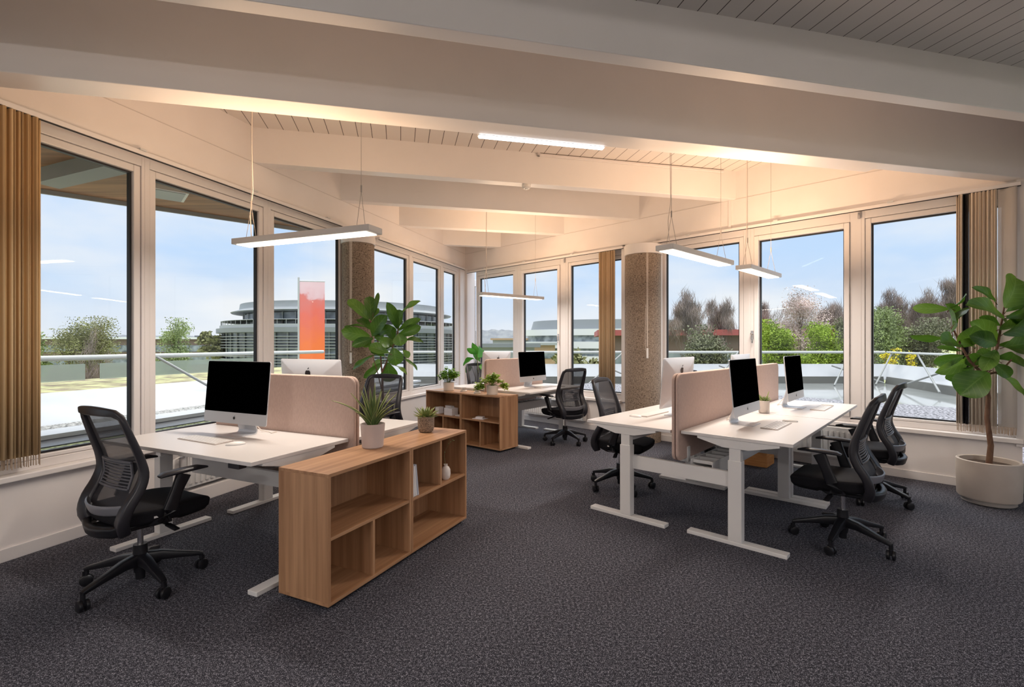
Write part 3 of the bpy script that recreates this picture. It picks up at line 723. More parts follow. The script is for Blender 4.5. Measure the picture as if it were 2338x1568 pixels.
def screen(label, ox, oy, ang, Lx, y0, z0, z1, group):
    """double felt privacy screen between two desks, y0 local centre"""
    t = thing('desk_divider', label, 'desk divider', (ox, oy, 0), ang, group)
    def rrect(x0, x1, a, b, r):
        p = []
        for cx_, cz_, s0 in ((x1 - r, b - r, 0), (x0 + r, b - r, 90), (x0 + r, a + r, 180), (x1 - r, a + r, 270)):
            for k in range(7): th = R(s0 + k * 15); p.append((cx_ + r * math.cos(th), cz_ + r * math.sin(th)))
        return p
    for k, (ya, yb) in enumerate(((y0 - .026, y0 - .0035), (y0 + .0035, y0 + .026))):
        m = MB(); m.prism(rrect(0, Lx, z0, z1, .06), ya, yb, lambda p, q, tt: (p, tt, q)); m.build('cushion', felt, t, bevel=.008, smooth=35, seg=3)
    m = MB(); m.prism(rrect(.01, Lx - .01, z0 + .01, z1 - .01, .055), y0 - .0036, y0 + .0036, lambda p, q, tt: (p, tt, q)); m.build('seam', felt_dark, t)
    b = MB()
    for x in (.16, Lx - .2): b.box(x, y0 - .034, z0 - .03, x + .05, y0 + .034, z0 + .09)
    b.build('clamp', steel_grey, t, bevel=.006)
    return t

# cluster frames: origin and direction of the long side
R_ANG = R(47.5); RO = (1.255, 3.595)
def RP(e1, e2): a = R_ANG; return (RO[0] + e1 * math.sin(a) + e2 * math.cos(a), RO[1] - e1 * math.cos(a) + e2 * math.sin(a))
L_ANG = R(155.4); LO = (-1.42, 2.63)
def LP(s, l): return (LO[0] + s * math.cos(R(65.4)) + l * math.cos(L_ANG), LO[1] + s * math.sin(R(65.4)) + l * math.sin(L_ANG))
F_ANG = R(51.0); FO = (0.235, 6.33)
def FP(e1, e2): return (FO[0] + e1 * math.cos(R(141)) + e2 * math.cos(F_ANG), FO[1] + e1 * math.sin(R(141)) + e2 * math.sin(F_ANG))
DG = 'white height-adjustable desks'
DL = 1.36
# right-hand group (user side of the near desks looks to the right): local y+ = left of long direction
o = RP(0, 0); desk('white desk nearest the camera on the right, with a black screen and keyboard', o[0], o[1], R_ANG, DL, .74, -1, DG, crossbar=(.018, DL - .053), tray=True)
o = RP(0, DL + .02); desk('white desk behind the nearest right-hand desk, with the second black screen on it', o[0], o[1], R_ANG, DL, .74, -1, DG, crossbar=(.018, DL - .053), tray=True)
o = RP(-.066, -.035); desk('white desk left of the nearest right-hand divider, with the middle chair tucked under it', o[0], o[1], R_ANG, DL, .74, 1, DG)
o = RP(-.066, DL - .015); desk('white desk mostly hidden behind the right-hand dividers, nearest the concrete column', o[0], o[1], R_ANG, DL, .74, 1, DG)
o = RP(-.033, -.03); screen('pink felt desk divider standing nearest the camera in the right-hand desk group', o[0], o[1], R_ANG, DL, 0, .52, 1.17, 'pink felt desk dividers')
o = RP(-.033, DL + .03); screen('pink felt desk divider behind the two black screens of the right-hand desk group', o[0], o[1], R_ANG, DL - .02, 0, .52, 1.17, 'pink felt desk dividers')
# left-hand group: x runs from the aisle to the window
o = LP(.734, 0); desk('white desk at the left with a keyboard and a black screen, nearest the camera', o[0], o[1], L_ANG, 1.44, .734, 1, DG, switch=True, tray=True)
o = LP(.80, -.03); desk('white desk behind the left divider, partly hidden by the oak shelves', o[0], o[1], L_ANG, 1.44, .734, -1, DG)
o = LP(.767, -.045); screen('large pink felt desk divider behind the leftmost black screen', o[0], o[1], L_ANG, 1.44, 0, .52, 1.17, 'pink felt desk dividers')
# far group
o = FP(.74, 0); desk('white desk in the background with the small black screen, beside the far oak shelves', o[0], o[1], F_ANG, DL, .74, -1, DG, crossbar=(DL - .053,), tray=True)
o = FP(.80, 0); desk('white desk in the far corner behind the small background divider', o[0], o[1], F_ANG, DL, .74, 1, DG)
o = FP(.77, -.02); screen('small pink felt divider in the background behind the farthest black screen', o[0], o[1], F_ANG, DL, 0, .52, 1.17, 'pink felt desk dividers')

# ------------------------------------------------------------------ computers, keyboards, mice
def apple(r):
    """fruit outline with a bite, plus a leaf"""
    pts = []
    for k in range(40):
        a = 2 * PI * k / 40
        x = math.sin(a); y = -math.cos(a)
        rr_ = 1.0 - .16 * max(0, y) ** 8 * (1 if abs(x) < .45 else .3) - .10 * max(0, -y) ** 12
        X = x * .86 * rr_ * (1.0 if y > -.2 else 1 - .22 * (-y - .2)); Y = y * .92 * rr_
        dx, dy = X - 1.06, Y - .12
        if dx * dx + dy * dy < .36 ** 2:
            l = math.hypot(dx, dy); X = 1.06 + dx / l * .36; Y = .12 + dy / l * .36
        pts.append((X * r, Y * r))
    leaf = [(0.02 * r, 1.0 * r), (.10 * r, 1.28 * r), (.42 * r, 1.52 * r), (.36 * r, 1.22 * r)]
    return pts, leaf
def computer(label):
    """screen faces local -y; base centre at the origin"""
    t = thing('desktop_computer', label, 'computer', group='white all-in-one desktop computers')
    w, zb, zt = .325, .085, .520; tilt = R(5)
    Mt = Matrix.Translation((0, -.03, zb)) @ Matrix.Rotation(-tilt, 4, 'X')
    H = zt - zb + .003; ch = .078
    def rr2(x0, x1, a, b, r):
        p = []
        for cx_, cz_, s0 in ((x1 - r, b - r, 0), (x0 + r, b - r, 90), (x0 + r, a + r, 180), (x1 - r, a + r, 270)):
            for k in range(5): th = R(s0 + k * 22.5); p.append((cx_ + r * math.cos(th), cz_ + r * math.sin(th)))
        return p
    outl = rr2(-w, w, 0, H, .014)
    m = MB(Mt); n = len(outl)
    # slim edge with a softly domed back
    rings = [(0, 1.0), (.006, 1.0), (.014, .93), (.026, .72), (.034, .40), (.036, .1)]
    for y, s_ in rings:
        m.v += [m.M @ Vector((p * s_, y, H / 2 + (q - H / 2) * s_)) for p, q in outl]
    for j in range(len(rings) - 1):
        for i in range(n): m.f.append([j * n + i, j * n + (i + 1) % n, (j + 1) * n + (i + 1) % n, (j + 1) * n + i])
    m.f.append(list(range(n))); m.f.append(list(range((len(rings) - 1) * n, len(rings) * n))[::-1])
    m.build('casing', alu, t, smooth=35)
    d = MB(Mt); d.prism(rr2(-w + .003, w - .003, ch, H - .003, .010), -.0022, .0005, lambda p, q, tt: (p, tt, q)); d.build('display', display_glass, t)
    fa, fl_ = apple(.0115); lg = MB(Mt @ Matrix.Translation((0, 0, ch / 2)))
    lg.prism(fa, -.0016, .0003, lambda p, q, tt: (p, tt, q)); lg.prism(fl_, -.0016, .0003, lambda p, q, tt: (p, tt, q)); lg.build('logo', logo_black, t)
    fa, fl_ = apple(.034); lg = MB(Mt @ Matrix.Translation((0, .0325, H * .74)))
    lg.prism(fa, 0, .0025, lambda p, q, tt: (-p, tt, q)); lg.prism(fl_, 0, .0025, lambda p, q, tt: (-p, tt, q)); lg.build('logo', logo_black, t)
    # bent sheet stand
    prof = [(-.095, .0), (-.095, .005), (.055, .005), (.072, .010), (.082, .024), (.018, .25), (.008, .245), (.069, .022), (.064, .004 + .0), (.055, .0)]
    prof = [(-.095, 0), (.062, 0), (.079, .006), (.087, .024), (.022, .26), (.012, .26), (.078, .026), (.072, .011), (.060, .0055), (-.095, .0055)]
    st = MB(); st.prism(prof, -.095, .095, lambda p, q, tt: (tt, p, q)); st.build('stand', alu, t, bevel=.001)
    c = MB(); c.tube([(0, .02, .13), (.03, .10, .08), (.05, .15, .012), (.10, .17, .004), (.17, .14, .004), (.16, .19, .004)], .0035, 8); c.build('power_cable', cable_white, t, smooth=60)
    return t
ZD = .7502
COMP = [
    (LP(.50, .80), R(65.4 - 90) , 'white desktop computer with a black screen on the near left desk'),
    (LP(1.06, .70), R(65.4 + 90), 'white computer seen from behind above the left pink divider, dark fruit mark on its back'),
    (RP(.25, .64), R(47.5), 'larger black screen on the nearest right-hand desk, white computer behind the succulent pot'),
    (RP(.30, 2.02), R(47.5), 'black screen on the rear right-hand desk, white computer nearest the window'),
    (RP(-.33, .72), R(47.5 + 180), 'white computer seen from behind in front of the right concrete column'),
    (RP(-.33, 2.40), R(47.5 + 180), 'back of a white computer just showing above the nearer right-hand black screen'),
    (FP(.50, .72), R(51), 'small black screen of a white computer on the background desk'),
    (FP(1.05, .55), R(51 + 180), 'white computer back peeking over the small background divider'),
]
# local -y of the prototype must point at the user
proto = computer(COMP[0][2])
proto.location = (COMP[0][0][0], COMP[0][0][1], ZD); proto.rotation_euler = (0, 0, COMP[0][1])
for (p, a, lb) in COMP[1:]: dup(proto, (p[0], p[1], ZD), a, lb)

def keyboard(label):
    t = thing('keyboard', label, 'keyboard', group='thin white keyboards')
    m = MB(); m.prism([(-.06, 0), (.06, 0), (.06, .009), (-.06, .004)], -.215, .215, lambda p, q, tt: (tt, p, q)); m.build('body', kb_alu, t, bevel=.001)
    k = MB()
    for j in range(6):
        y = -.052 + j * .0185; z = .0045 + (y + .06) / .12 * .005
        x = -.208; n = 21 if j else 17
        if j == 0:
            for (a, b) in ((-.208, -.13), (-.127, -.02), (-.017, .04), (.043, .13), (.133, .208)): k.box(a, y, z, b, y + .0155, z + .0018)
        else:
            for i in range(n):
                a = -.208 + i * .0199; k.box(a, y, z, a + .0172, y + .0155, z + .0018)
    k.build('keys', white_plastic, t); return t
def mouse(label):
    t = thing('computer_mouse', label, 'mouse', group='white computer mice')
    m = MB()
    prof = [(0, 0), (.98, .0), (1.0, .12), (.93, .45), (.7, .78), (.35, .96), (0, 1.0)]
    m.lathe([(r_ * 1.0, z * .020) for r_, z in prof], n=24, sx=.029, sy=.057); m.build('shell', white_plastic, t, smooth=60)
    b = MB(); b.lathe([(.9, -.0006), (1.01, .0), (1.01, .0022)], n=24, sx=.029, sy=.057); b.build('base', alu, t)
    return t
kb0 = keyboard('thin white keyboard on the near left desk'); ms0 = mouse('white mouse on the near left desk')
def place_kb(px, py, ang, label, first=None):
    x, y = onplane(px, py, ZD)
    if first: first.location = (x, y, ZD); first.rotation_euler = (0, 0, ang); return
    dup(kb0, (x, y, ZD), ang, label)
def place_ms(px, py, ang, label, first=None):
    x, y = onplane(px, py, ZD)
    if first: first.location = (x, y, ZD + .0008); first.rotation_euler = (0, 0, ang); return
    dup(ms0, (x, y, ZD + .0008), ang, label)
place_kb(468, 1005, R(-28), '', kb0); place_ms(538, 1015, R(-60), '', ms0)
place_kb(1773, 972, R(47.5), 'white keyboard on the nearest right-hand desk'); place_ms(1804, 962, R(60), 'white mouse on the nearest right-hand desk')
place_kb(1876, 932, R(47.5), 'white keyboard on the rear right-hand desk'); place_ms(1889, 926, R(50), 'white mouse on the rear right-hand desk')
place_kb(1489, 945, R(227.5), 'white keyboard beside the middle chair, left of the near divider'); place_ms(1451, 951, R(230), 'white mouse beside the middle chair')
place_kb(1247, 883.5, R(51), 'small white keyboard on the background desk'); place_ms(1283, 882, R(51), 'small white mouse on the background desk')

# ------------------------------------------------------------------ office chairs
def office_chair(label):
    """faces local +y, origin on the floor under the hub"""
    t = thing('office_chair', label, 'chair', group='black mesh-back swivel chairs')
    # five-star base with twin-wheel casters
    b = MB(); b.lathe([(.0, .075), (.030, .075), (.034, .10), (.040, .155), (.036, .185), (.034, .235), (.0, .235)], n=20)
    b.lathe([(.0, .005 + .03), (.024, .035), (.026, .10)], n=14)
    for k in range(5):
        a = 2 * PI * k / 5; c_, s_ = math.cos(a), math.sin(a)
        Mk = b.M; b.M = Matrix.Rotation(a, 4, 'Z')
        path = [(.02, 0, .150), (.10, 0, .146), (.20, 0, .122), (.285, 0, .102), (.305, 0, .095)]
        b.sweep(path, [.060, .052, .042, .034, .030], [.070, .056, .036, .026, .020], (0, 0, 1), rnd=.45)
        b.cyl((.300, 0, .098), (.300, 0, .062), .012, n=10)
        b.M = Mk
    base = b.build('base', plastic_black, t, smooth=40)
    wm = None
    for k in range(5):
        a = 2 * PI * k / 5
        if wm is None:
            w = MB()
            for s_ in (-1, 1):
                prof = [(0, -.010), (.020, -.011), (.0305, -.007), (.032, 0), (.0305, .007), (.020, .011), (0, .010)]
                Mk = w.M; w.M = Matrix.Translation((0, s_ * .0155, .0315)) @ Matrix.Rotation(PI / 2, 4, 'X'); w.lathe(prof, n=24); w.M = Mk
            w.box(-.016, -.006, .03, .018, .006, .066); w.cyl((.012, 0, .05), (.012, 0, .085), .008, n=8)
            wo = w.build('caster', plastic_black, base, smooth=45); wm = wo
        else:
            wo = wm.copy(); col.objects.link(wo); wo.parent = base
        wo.location = (.300 * math.cos(a), .300 * math.sin(a), 0); wo.rotation_euler = (0, 0, a + R(35 + 40 * (k % 3)))
    g = MB(); g.cyl((0, 0, .23), (0, 0, .375), .0145, n=16); g.build('gas_lift', chrome, t, smooth=40)
    # mechanism and lever
    m = MB(); m.prism([(-.19, .385), (-.10, .350), (.08, .345), (.14, .375), (.14, .40), (-.19, .40)], -.10, .10, lambda p, q, tt: (tt, p, q)); m.build('mechanism', plastic_black, t, bevel=.008)
    for s_, nm in ((1, 'height_lever'), (-1, 'tilt_lever')):
        l = MB(); l.tube([(s_ * .06, .03, .385), (s_ * .20, .035, .376), (s_ * .235, .04, .366)], [.007, .009, .010], 8); l.sweep([(s_ * .215, .038, .371), (s_ * .285, .05, .352)], .034, .012, (0, 0, 1), rnd=.6); l.build(nm, plastic_black, t, smooth=50)
    # seat cushion, waterfall front
    def seat(u, v):
        x = (u - .5) * 2; y = (v - .5) * 2
        W = .245 - .030 * max(0, y) ** 2 - .035 * max(0, -y) ** 2
        X = x * W * math.sqrt(max(0, 1 - .10 * y * y)); Y = .055 + y * .245 * math.sqrt(max(0.0, 1 - .12 * x * x))
        return X, Y, x, y
    sm = MB(); N = 21; vs = []; fs = []
    def top(x, y): e = max(abs(x), abs(y)); return .478 + .012 * abs(x) ** 2 - .034 * max(0, y - .35) ** 1.6 - .014 * e ** 8 + .01 * max(0, -y)
    def bot(x, y): return .376 + .040 * max(abs(x), abs(y)) ** 5 - .0 + (-.01 if y > .2 else 0)
    for j in range(N):
        for i in range(N):
            X, Y, x, y = seat(i / (N - 1), j / (N - 1)); vs.append((X, Y, top(x, y)))
    for j in range(N):
        for i in range(N):
            X, Y, x, y = seat(i / (N - 1), j / (N - 1)); vs.append((X * .97, .055 + (Y - .055) * .97, bot(x, y)))
    for j in range(N - 1):
        for i in range(N - 1):
            a = j * N + i; fs.append((a, a + 1, a + N + 1, a + N)); a += N * N; fs.append((a, a + N, a + N + 1, a + 1))
    rim = [i for i in range(N)] + [j * N + N - 1 for j in range(1, N)] + [(N - 1) * N + i for i in range(N - 2, -1, -1)] + [j * N for j in range(N - 2, 0, -1)]
    for k in range(len(rim)): a, b_ = rim[k], rim[(k + 1) % len(rim)]; fs.append((b_, a, a + N * N, b_ + N * N))
    sm.add(vs, fs); sm.build('seat', seat_black, t, smooth=60, bevel=.012, seg=3)
    sh = MB(); sh.grid(9, 9, lambda u, v: ((u - .5) * .40, .04 + (v - .5) * .40, .405 - .022 * (1 - (2 * u - 1) ** 2) * (1 - (2 * v - 1) ** 2))); sh.build('seat_shell', plastic_black, t, smooth=60, solid=.008)
    tg = MB(); tg.box(.232, -.04, .432, .2345, .0, .443); tg.build('maker_tag', white_plastic, t)
    # back frame: side posts bowed forward at the waist, curved in plan
    zs = [.388, .44, .52, .60, .68, .76, .85, .94, 1.005, 1.03]
    ys = [-.160, -.178, -.158, -.112, -.088, -.100, -.130, -.162, -.185, -.196]
    ws = [.178, .204, .216, .226, .230, .228, .225, .218, .208, .185]
    def lerp(z, A):
        n_ = len(zs)
        if z <= zs[0]: return A[0]
        if z >= zs[-1]: return A[-1]
        sl = [(A[min(i + 1, n_ - 1)] - A[max(i - 1, 0)]) / (zs[min(i + 1, n_ - 1)] - zs[max(i - 1, 0)]) for i in range(n_)]
        for i in range(n_ - 1):
            if z <= zs[i + 1]:
                h_ = zs[i + 1] - zs[i]; f = (z - zs[i]) / h_
                return (2 * f**3 - 3 * f**2 + 1) * A[i] + (f**3 - 2 * f**2 + f) * h_ * sl[i] + (-2 * f**3 + 3 * f**2) * A[i + 1] + (f**3 - f**2) * h_ * sl[i + 1]
    def back(x, z):   # x in -1..1
        return (x * lerp(z, ws), lerp(z, ys) - .042 * (1 - x * x) , z)
    def edge(s_, z): return Vector((s_ * lerp(z, ws), lerp(z, ys), z))
    zf = [zs[0] + (1.005 - zs[0]) * k / 26 for k in range(27)]; left = [edge(-1, z) for z in zf]; right = [edge(1, z) for z in zf]
    topc = [Vector((x * .19, -.196 - .026 * (1 - x * x * .85) - .006, 1.028 + .006 * (1 - x * x))) for x in (-.98, -.8, -.5, -.2, .2, .5, .8, .98)]
    path = left + topc + right[::-1]
    nr = []
    for i, p in enumerate(path): nr.append((0.25 * (p.x / .23), 1, 0.25 if p.z < .6 else -.15))
    wz = [.074, .084, .084, .074, .062, .052, .045, .040, .038, .036]; dz = [.056, .056, .054, .050, .044, .040, .036, .032, .028, .026]
    wl = [lerp(z, wz) for z in zf]; dl_ = [lerp(z, dz) for z in zf]
    wd = wl + [.038, .042, .047, .050, .050, .047, .042, .038] + wl[::-1]
    dp = dl_ + [.026] * 8 + dl_[::-1]
    f = MB(); f.sweep(path, wd, dp, nr, rnd=.45); f.build('back_frame', plastic_dark, t, smooth=45)
    # lower yoke carrying the frame
    f = MB(); ypts = [(-.19, -.152, .402), (-.15, -.192, .392), (-.07, -.216, .386), (0, -.221, .384), (.07, -.216, .386), (.15, -.192, .392), (.19, -.152, .402)]
    f.sweep(ypts, .058, .040, (0, 1, .3), rnd=.4)
    f.sweep([(0, -.225, .388), (0, -.10, .382), (0, 0, .385)], .09, .022, (0, 0, 1), rnd=.5); f.build('back_yoke', plastic_black, t, smooth=50)
    # grey band low on the back
    f = MB(); f.sweep([(x * .195, -.163 - .060 * (1 - x * x), .497 + .010 * x * x) for x in (-1, -.8, -.6, -.4, -.2, 0, .2, .4, .6, .8, 1)], .056, .016, (0, 1, .35), rnd=.5); f.build('back_brace', brace_grey, t, smooth=50)
    # net
    nt = MB(); nt.grid(13, 21, lambda u, v: (lambda z: ((u * 2 - 1) * (lerp(z, ws) - .012), lerp(z, ys) + .004 - .022 * (1 - (2 * u - 1) ** 2), z))(.50 + .515 * v)); nt.build('back_mesh', mesh_net, t, smooth=60)
    # lumbar pad of horizontal ribs
    lb = MB()
    for k in range(8):
        z = .615 + k * .0165
        lb.sweep([(x * .155, lerp(z, ys) - .006 - .024 * (1 - (x * .7) ** 2), z) for x in (-1, -.6, -.2, .2, .6, 1)], .0085, .008, (0, 1, 0), rnd=.5)
    for x in (-.155, .155): lb.sweep([(x, lerp(z, ys) - .006 - .024 * .51, z) for z in (.605, .67, .74)], .016, .010, (0, 1, 0), rnd=.4)
    for z in (.602, .745): lb.sweep([(x * .160, lerp(z, ys) - .006 - .024 * (1 - (x * .7) ** 2), z) for x in (-1, -.6, -.2, .2, .6, 1)], .013, .011, (0, 1, 0), rnd=.5)
    lb.build('lumbar_support', plastic_grey, t, smooth=50)
    # armrests
    for s_ in (-1, 1):
        ar = MB()
        ar.sweep([(s_ * .10, .0, .392), (s_ * .20, -.005, .394), (s_ * .262, .0, .415), (s_ * .272, .02, .47), (s_ * .276, .055, .57), (s_ * .278, .09, .655)], [.08, .08, .080, .070, .060, .075], [.026, .028, .032, .032, .032, .034], [(0, 0, 1), (0, 0, 1), (s_ * -.7, 0, .7), (s_, 0, 0), (s_, 0, 0), (s_, 0, 0)], rnd=.5)
        a_ = ar.build('armrest', plastic_black, t, smooth=50)
        pd = MB(); pd.sweep([(s_ * .275, -.035, .664), (s_ * .277, -.01, .672), (s_ * .278, .08, .676), (s_ * .276, .17, .676), (s_ * .272, .215, .668)], [.050, .072, .078, .070, .045], [.014, .024, .026, .024, .012], (0, 0, 1), rnd=.7); pd.build('arm_pad', plastic_dark, a_, smooth=60)
    return t, base
chair0, base0 = office_chair('black mesh swivel chair at the far left in front of the near left desk')
def chair_at(x, y, facing, star, label, first=False):
    if first: c = chair0; c.location = (x, y, 0); c.rotation_euler = (0, 0, R(facing - 90))
    else: c = dup(chair0, (x, y, 0), R(facing - 90), label)
    for k in bpy.data.objects:
        if k.parent == c and k.name.startswith('base'): k.rotation_euler = (0, 0, R(star - facing + 90))
chair_at(-2.162, 2.813, 62, 183, '', True)
chair_at(2.324, 3.397, 137, 150.5, 'black swivel chair nearest the camera on the right, in front of the right-hand desk')
chair_at(3.24, 4.35, 134, 1.5, 'black swivel chair at the rear right-hand desk, half hidden behind the nearer chair')
chair_at(1.05, 4.70, -32, 137, 'black swivel chair in the middle, tucked under the desk left of the pink divider')
chair_at(.75, 6.82, 128, 157, 'black swivel chair at the background desk, beside the radiator')
chair_at(-1.47, 5.17, 250, 30, 'black mesh chair behind the left pink divider, in front of the fig tree')
chair_at(-.48, 8.15, -50 , 20, 'dark mesh chair in the far corner beside the small divider')
chair_at(2.42, 6.02, -42, 60, 'black chair mostly hidden under the desk behind the right-hand dividers')

# ------------------------------------------------------------------ oak shelf units
def shelf_unit(label, split_low=True, group='oak shelf units'):
    """local x along the front, y depth going back, open front at y=0"""
    t = thing('shelf_unit', label, 'shelf unit', group=group)
    W, D, Hh, b = .708, .365, .718, .018
    MB().box(.03, .03, 0, W - .03, D - .03, .028).build('plinth', gasket, t)
    for x in (0, W - b): MB().box(x, .0, .046, x + b, D, Hh - b).build('side_panel', wood_z, t, bevel=.0008)
    MB().box(0, 0, Hh - b, W, D, Hh).build('top_panel', wood_x, t, bevel=.0008)
    MB().box(0, 0, .028, W, D, .046).build('bottom_panel', wood_x, t, bevel=.0008)
    MB().box(b, D - .012, .046, W - b, D - .004, Hh - b).build('back_panel', wood_z, t)
    MB().box(b, .003, .365, W - b, D - .012, .365 + b).build('shelf', wood_x, t, bevel=.0008)
    z0, z1 = (.046, .365) if split_low else (.365 + b, Hh - b)
    MB().box(W / 2 - b / 2, .004, z0, W / 2 + b / 2, D - .012, z1).build('divider', wood_z, t, bevel=.0008)
    return t
SA = R(65.2); SO = Vector((-.952, 2.506, 0))
u1_ = shelf_unit('oak open shelf unit nearest the camera, empty, with the aloe pot on top'); u1_.location = SO; u1_.rotation_euler = (0, 0, SA)
u2_ = shelf_unit('oak open shelf unit behind the nearest one, holding books and a small white vase', False)
u2_.location = SO + Vector((math.cos(SA), math.sin(SA), 0)) * .711; u2_.rotation_euler = (0, 0, SA)
# far pair: front faces the camera, runs to the left
FA = R(141); FSO = Vector((-.15, 6.15, 0)); fd = Vector((math.cos(FA), math.sin(FA), 0))
u3_ = dup(u1_, FSO + fd * .708, R(-39), 'oak shelf unit in the background, right-hand one with the leafy lime plant on top')
u4_ = dup(u1_, FSO + fd * 1.42, R(-39), 'oak shelf unit in the background, left-hand one with white boxes inside')
def S2(s, d): v = SO + Vector((math.cos(SA), math.sin(SA), 0)) * s + Vector((-math.sin(SA), math.cos(SA), 0)) * d; return v
def F2(s, d): v = FSO + fd * s + Vector((fd.y, -fd.x, 0)) * d; return v   # d goes back
# books leaning in the upper left cell of the second unit
bx = [(.742, .024, 5, .215, paper_white, 'white book, leftmost of three leaning in the second oak unit'), (.768, .018, 7, .205, paper_white, 'white book, middle of three leaning in the second oak unit'), (.792, .012, 8, .212, paper_blue, 'blue-grey book, rightmost of three leaning in the second oak unit')]
for s, th, tl, h, m_, lb in bx:
    t = thing('book', lb, 'book', S2(s, .008) + Vector((0, 0, .3835)), SA, 'books leaning on the shelf')
    Mt = Matrix.Rotation(R(-tl), 4, 'Y')
    MB(Mt).box(0, 0, 0, .002, .15, h).build('cover', m_, t); MB(Mt).box(th - .002, 0, 0, th, .15, h).build('cover', m_, t)
    MB(Mt).box(.002, .002, .002, th - .002, .148, h - .002).build('pages', white_plastic, t)
t = thing('vase', 'small round white vase with a thin twig, in the second oak shelf unit', 'vase', S2(1.20, .052) + Vector((0, 0, .3832)))
MB().lathe([(.0, 0), (.022, 0), (.032, .012), (.036, .040), (.034, .072), (.024, .092), (.014, .098), (.013, .108), (.016, .112), (.012, .112), (.010, .10)], n=32).build('body', ceramic_white, t, smooth=50)
tw = MB(); tw.tube([(0, 0, .085), (-.012, 0, .17), (-.006, .0, .21), (.02, 0, .26), (.05, .01, .29)], [.002, .002, .0016, .0013, .001], 6)
tw.tube([(.02, 0, .26), (.025, 0, .30)], .001, 5)
for p in ((-.008, 0, .20), (.02, 0, .262), (.035, .005, .278), (.05, .01, .29), (.026, 0, .30), (.06, .01, .285)): tw.lathe([(0, -.005), (.006, 0), (0, .006)], p, 8)
tw.build('twig', bark_green, t, smooth=60)
# things in the background unit
def paper_box(x, y, z, w, d, h, rz, label, m_=paper_white):
    t = thing('paper_box', label, 'box', (x, y, z), rz, 'white boxes in the background shelves')
    MB().box(-w / 2, -d / 2, 0, w / 2, d / 2, h).build('box_body', m_, t, bevel=.002)
    MB().box(-w / 2 - .001, -d / 2 - .001, h * .45, w / 2 + .001, d / 2 + .001, h * .47).build('lid_seam', edge_white, t)
ZS = .3832
p = F2(1.0, .10); paper_box(p.x, p.y, ZS, .16, .12, .10, R(-39), 'front white box on the shelf of the left background unit')
p = F2(1.10, .17); paper_box(p.x, p.y, ZS, .15, .06, .115, R(-50), 'white box behind the front one in the left background unit')
p = F2(1.24, .10); paper_box(p.x, p.y, ZS, .07, .10, .095, R(-39), 'narrow white box, leftmost in the left background unit')
p = F2(1.14, .12); paper_box(p.x, p.y, .0465, .11, .10, .09, R(-39), 'white box in the lower cell of the left background unit')
p = F2(.83, .12); t = thing('paper_stack', 'flat stack of papers beside the boxes in the left background unit', 'papers', (p.x, p.y, ZS), R(-39))
MB().box(-.06, -.05, 0, .06, .05, .012).build('sheets', paper_white, t)
p = F2(.44, .10); t = thing('paper_stack', 'small pile of white papers on the shelf of the right background unit', 'papers', (p.x, p.y, ZS), R(-30))
MB().box(-.09, -.06, 0, .09, .06, .006).build('sheets', paper_white, t); MB(Matrix.Rotation(R(12), 4, 'Z')).box(-.05, -.04, .006, .05, .04, .03).build('folded_cards', paper_white, t)
ZT = .7182
# tealight glasses
for k, (s, d, lb) in enumerate(((.80, .15, 'small glass candle holder, left of two on the background shelves'), (.50, .11, 'small glass candle holder, right of two on the background shelves beside the lime plant'))):
    p = F2(s, d); t = thing('candle_holder', lb, 'candle holder', (p.x, p.y, ZT))
    MB().lathe([(0, 0), (.046, 0), (.048, .008), (.044, .022), (.040, .024)], n=24).build('saucer', ceramic_cream, t, smooth=50)
    MB().lathe([(.030, .022), (.034, .03), (.034, .058), (.032, .058), (.031, .03)], n=24).build('glass', vase_glass, t, smooth=50)
    MB().lathe([(0, .024), (.022, .024), (.022, .040), (0, .040)], n=16).build('candle', pot_grey, t, smooth=50)

# ------------------------------------------------------------------ plants
def leaf(m, base, tip, width, lift=0.12, curl=0.2, nu=5, nv=8, shape='fig', roll=0.0, wave=.03):
    """one curved leaf blade from base to tip"""
    base, tip = Vector(base), Vector(tip); d = tip - base; Ln = d.length
    if Ln < 1e-5: return
    t = d.normalized(); side = t.cross(Vector((0, 0, 1)))
    if side.length < .05: side = t.cross(Vector((0, 1, 0)))
    side.normalize(); side = Matrix.Rotation(roll, 4, t) @ side; up = side.cross(t).normalized()
    ph = random.uniform(0, 6.28)
    def f(u, v):
        x = u * 2 - 1
        if shape == 'fig': wv = (math.sin(PI * min(1, v * .98 + .02)) ** .62) * (.50 + .62 * v) / .92
        elif shape == 'blade': wv = (1 - v) ** .8 * (.75 + .25 * math.sin(min(1, v * 5) * PI / 2))
        else: wv = math.sin(PI * (.04 + .94 * v)) ** .8 * (1.15 - .35 * v)
        w_ = width / 2 * wv
        z = lift * Ln * math.sin(PI * v) + curl * Ln * -(v ** 2) * .5 + abs(x) ** 1.5 * w_ * .35 + wave * Ln * math.sin(v * 11 + ph + (2 if x > 0 else 0)) * abs(x)
        return base + t * (Ln * v) + side * (x * w_) + up * (z + curl * Ln * .5 * v)
    m.grid(nu, nv, f)
def pot(t, prof, m_, soil_r, soil_z, n=48):
    MB().lathe(prof, n=n).build('pot', m_, t, smooth=40)
    MB().lathe([(0, soil_z), (soil_r * .6, soil_z + .004), (soil_r, soil_z)], n=24).build('soil', soil, t, smooth=60)
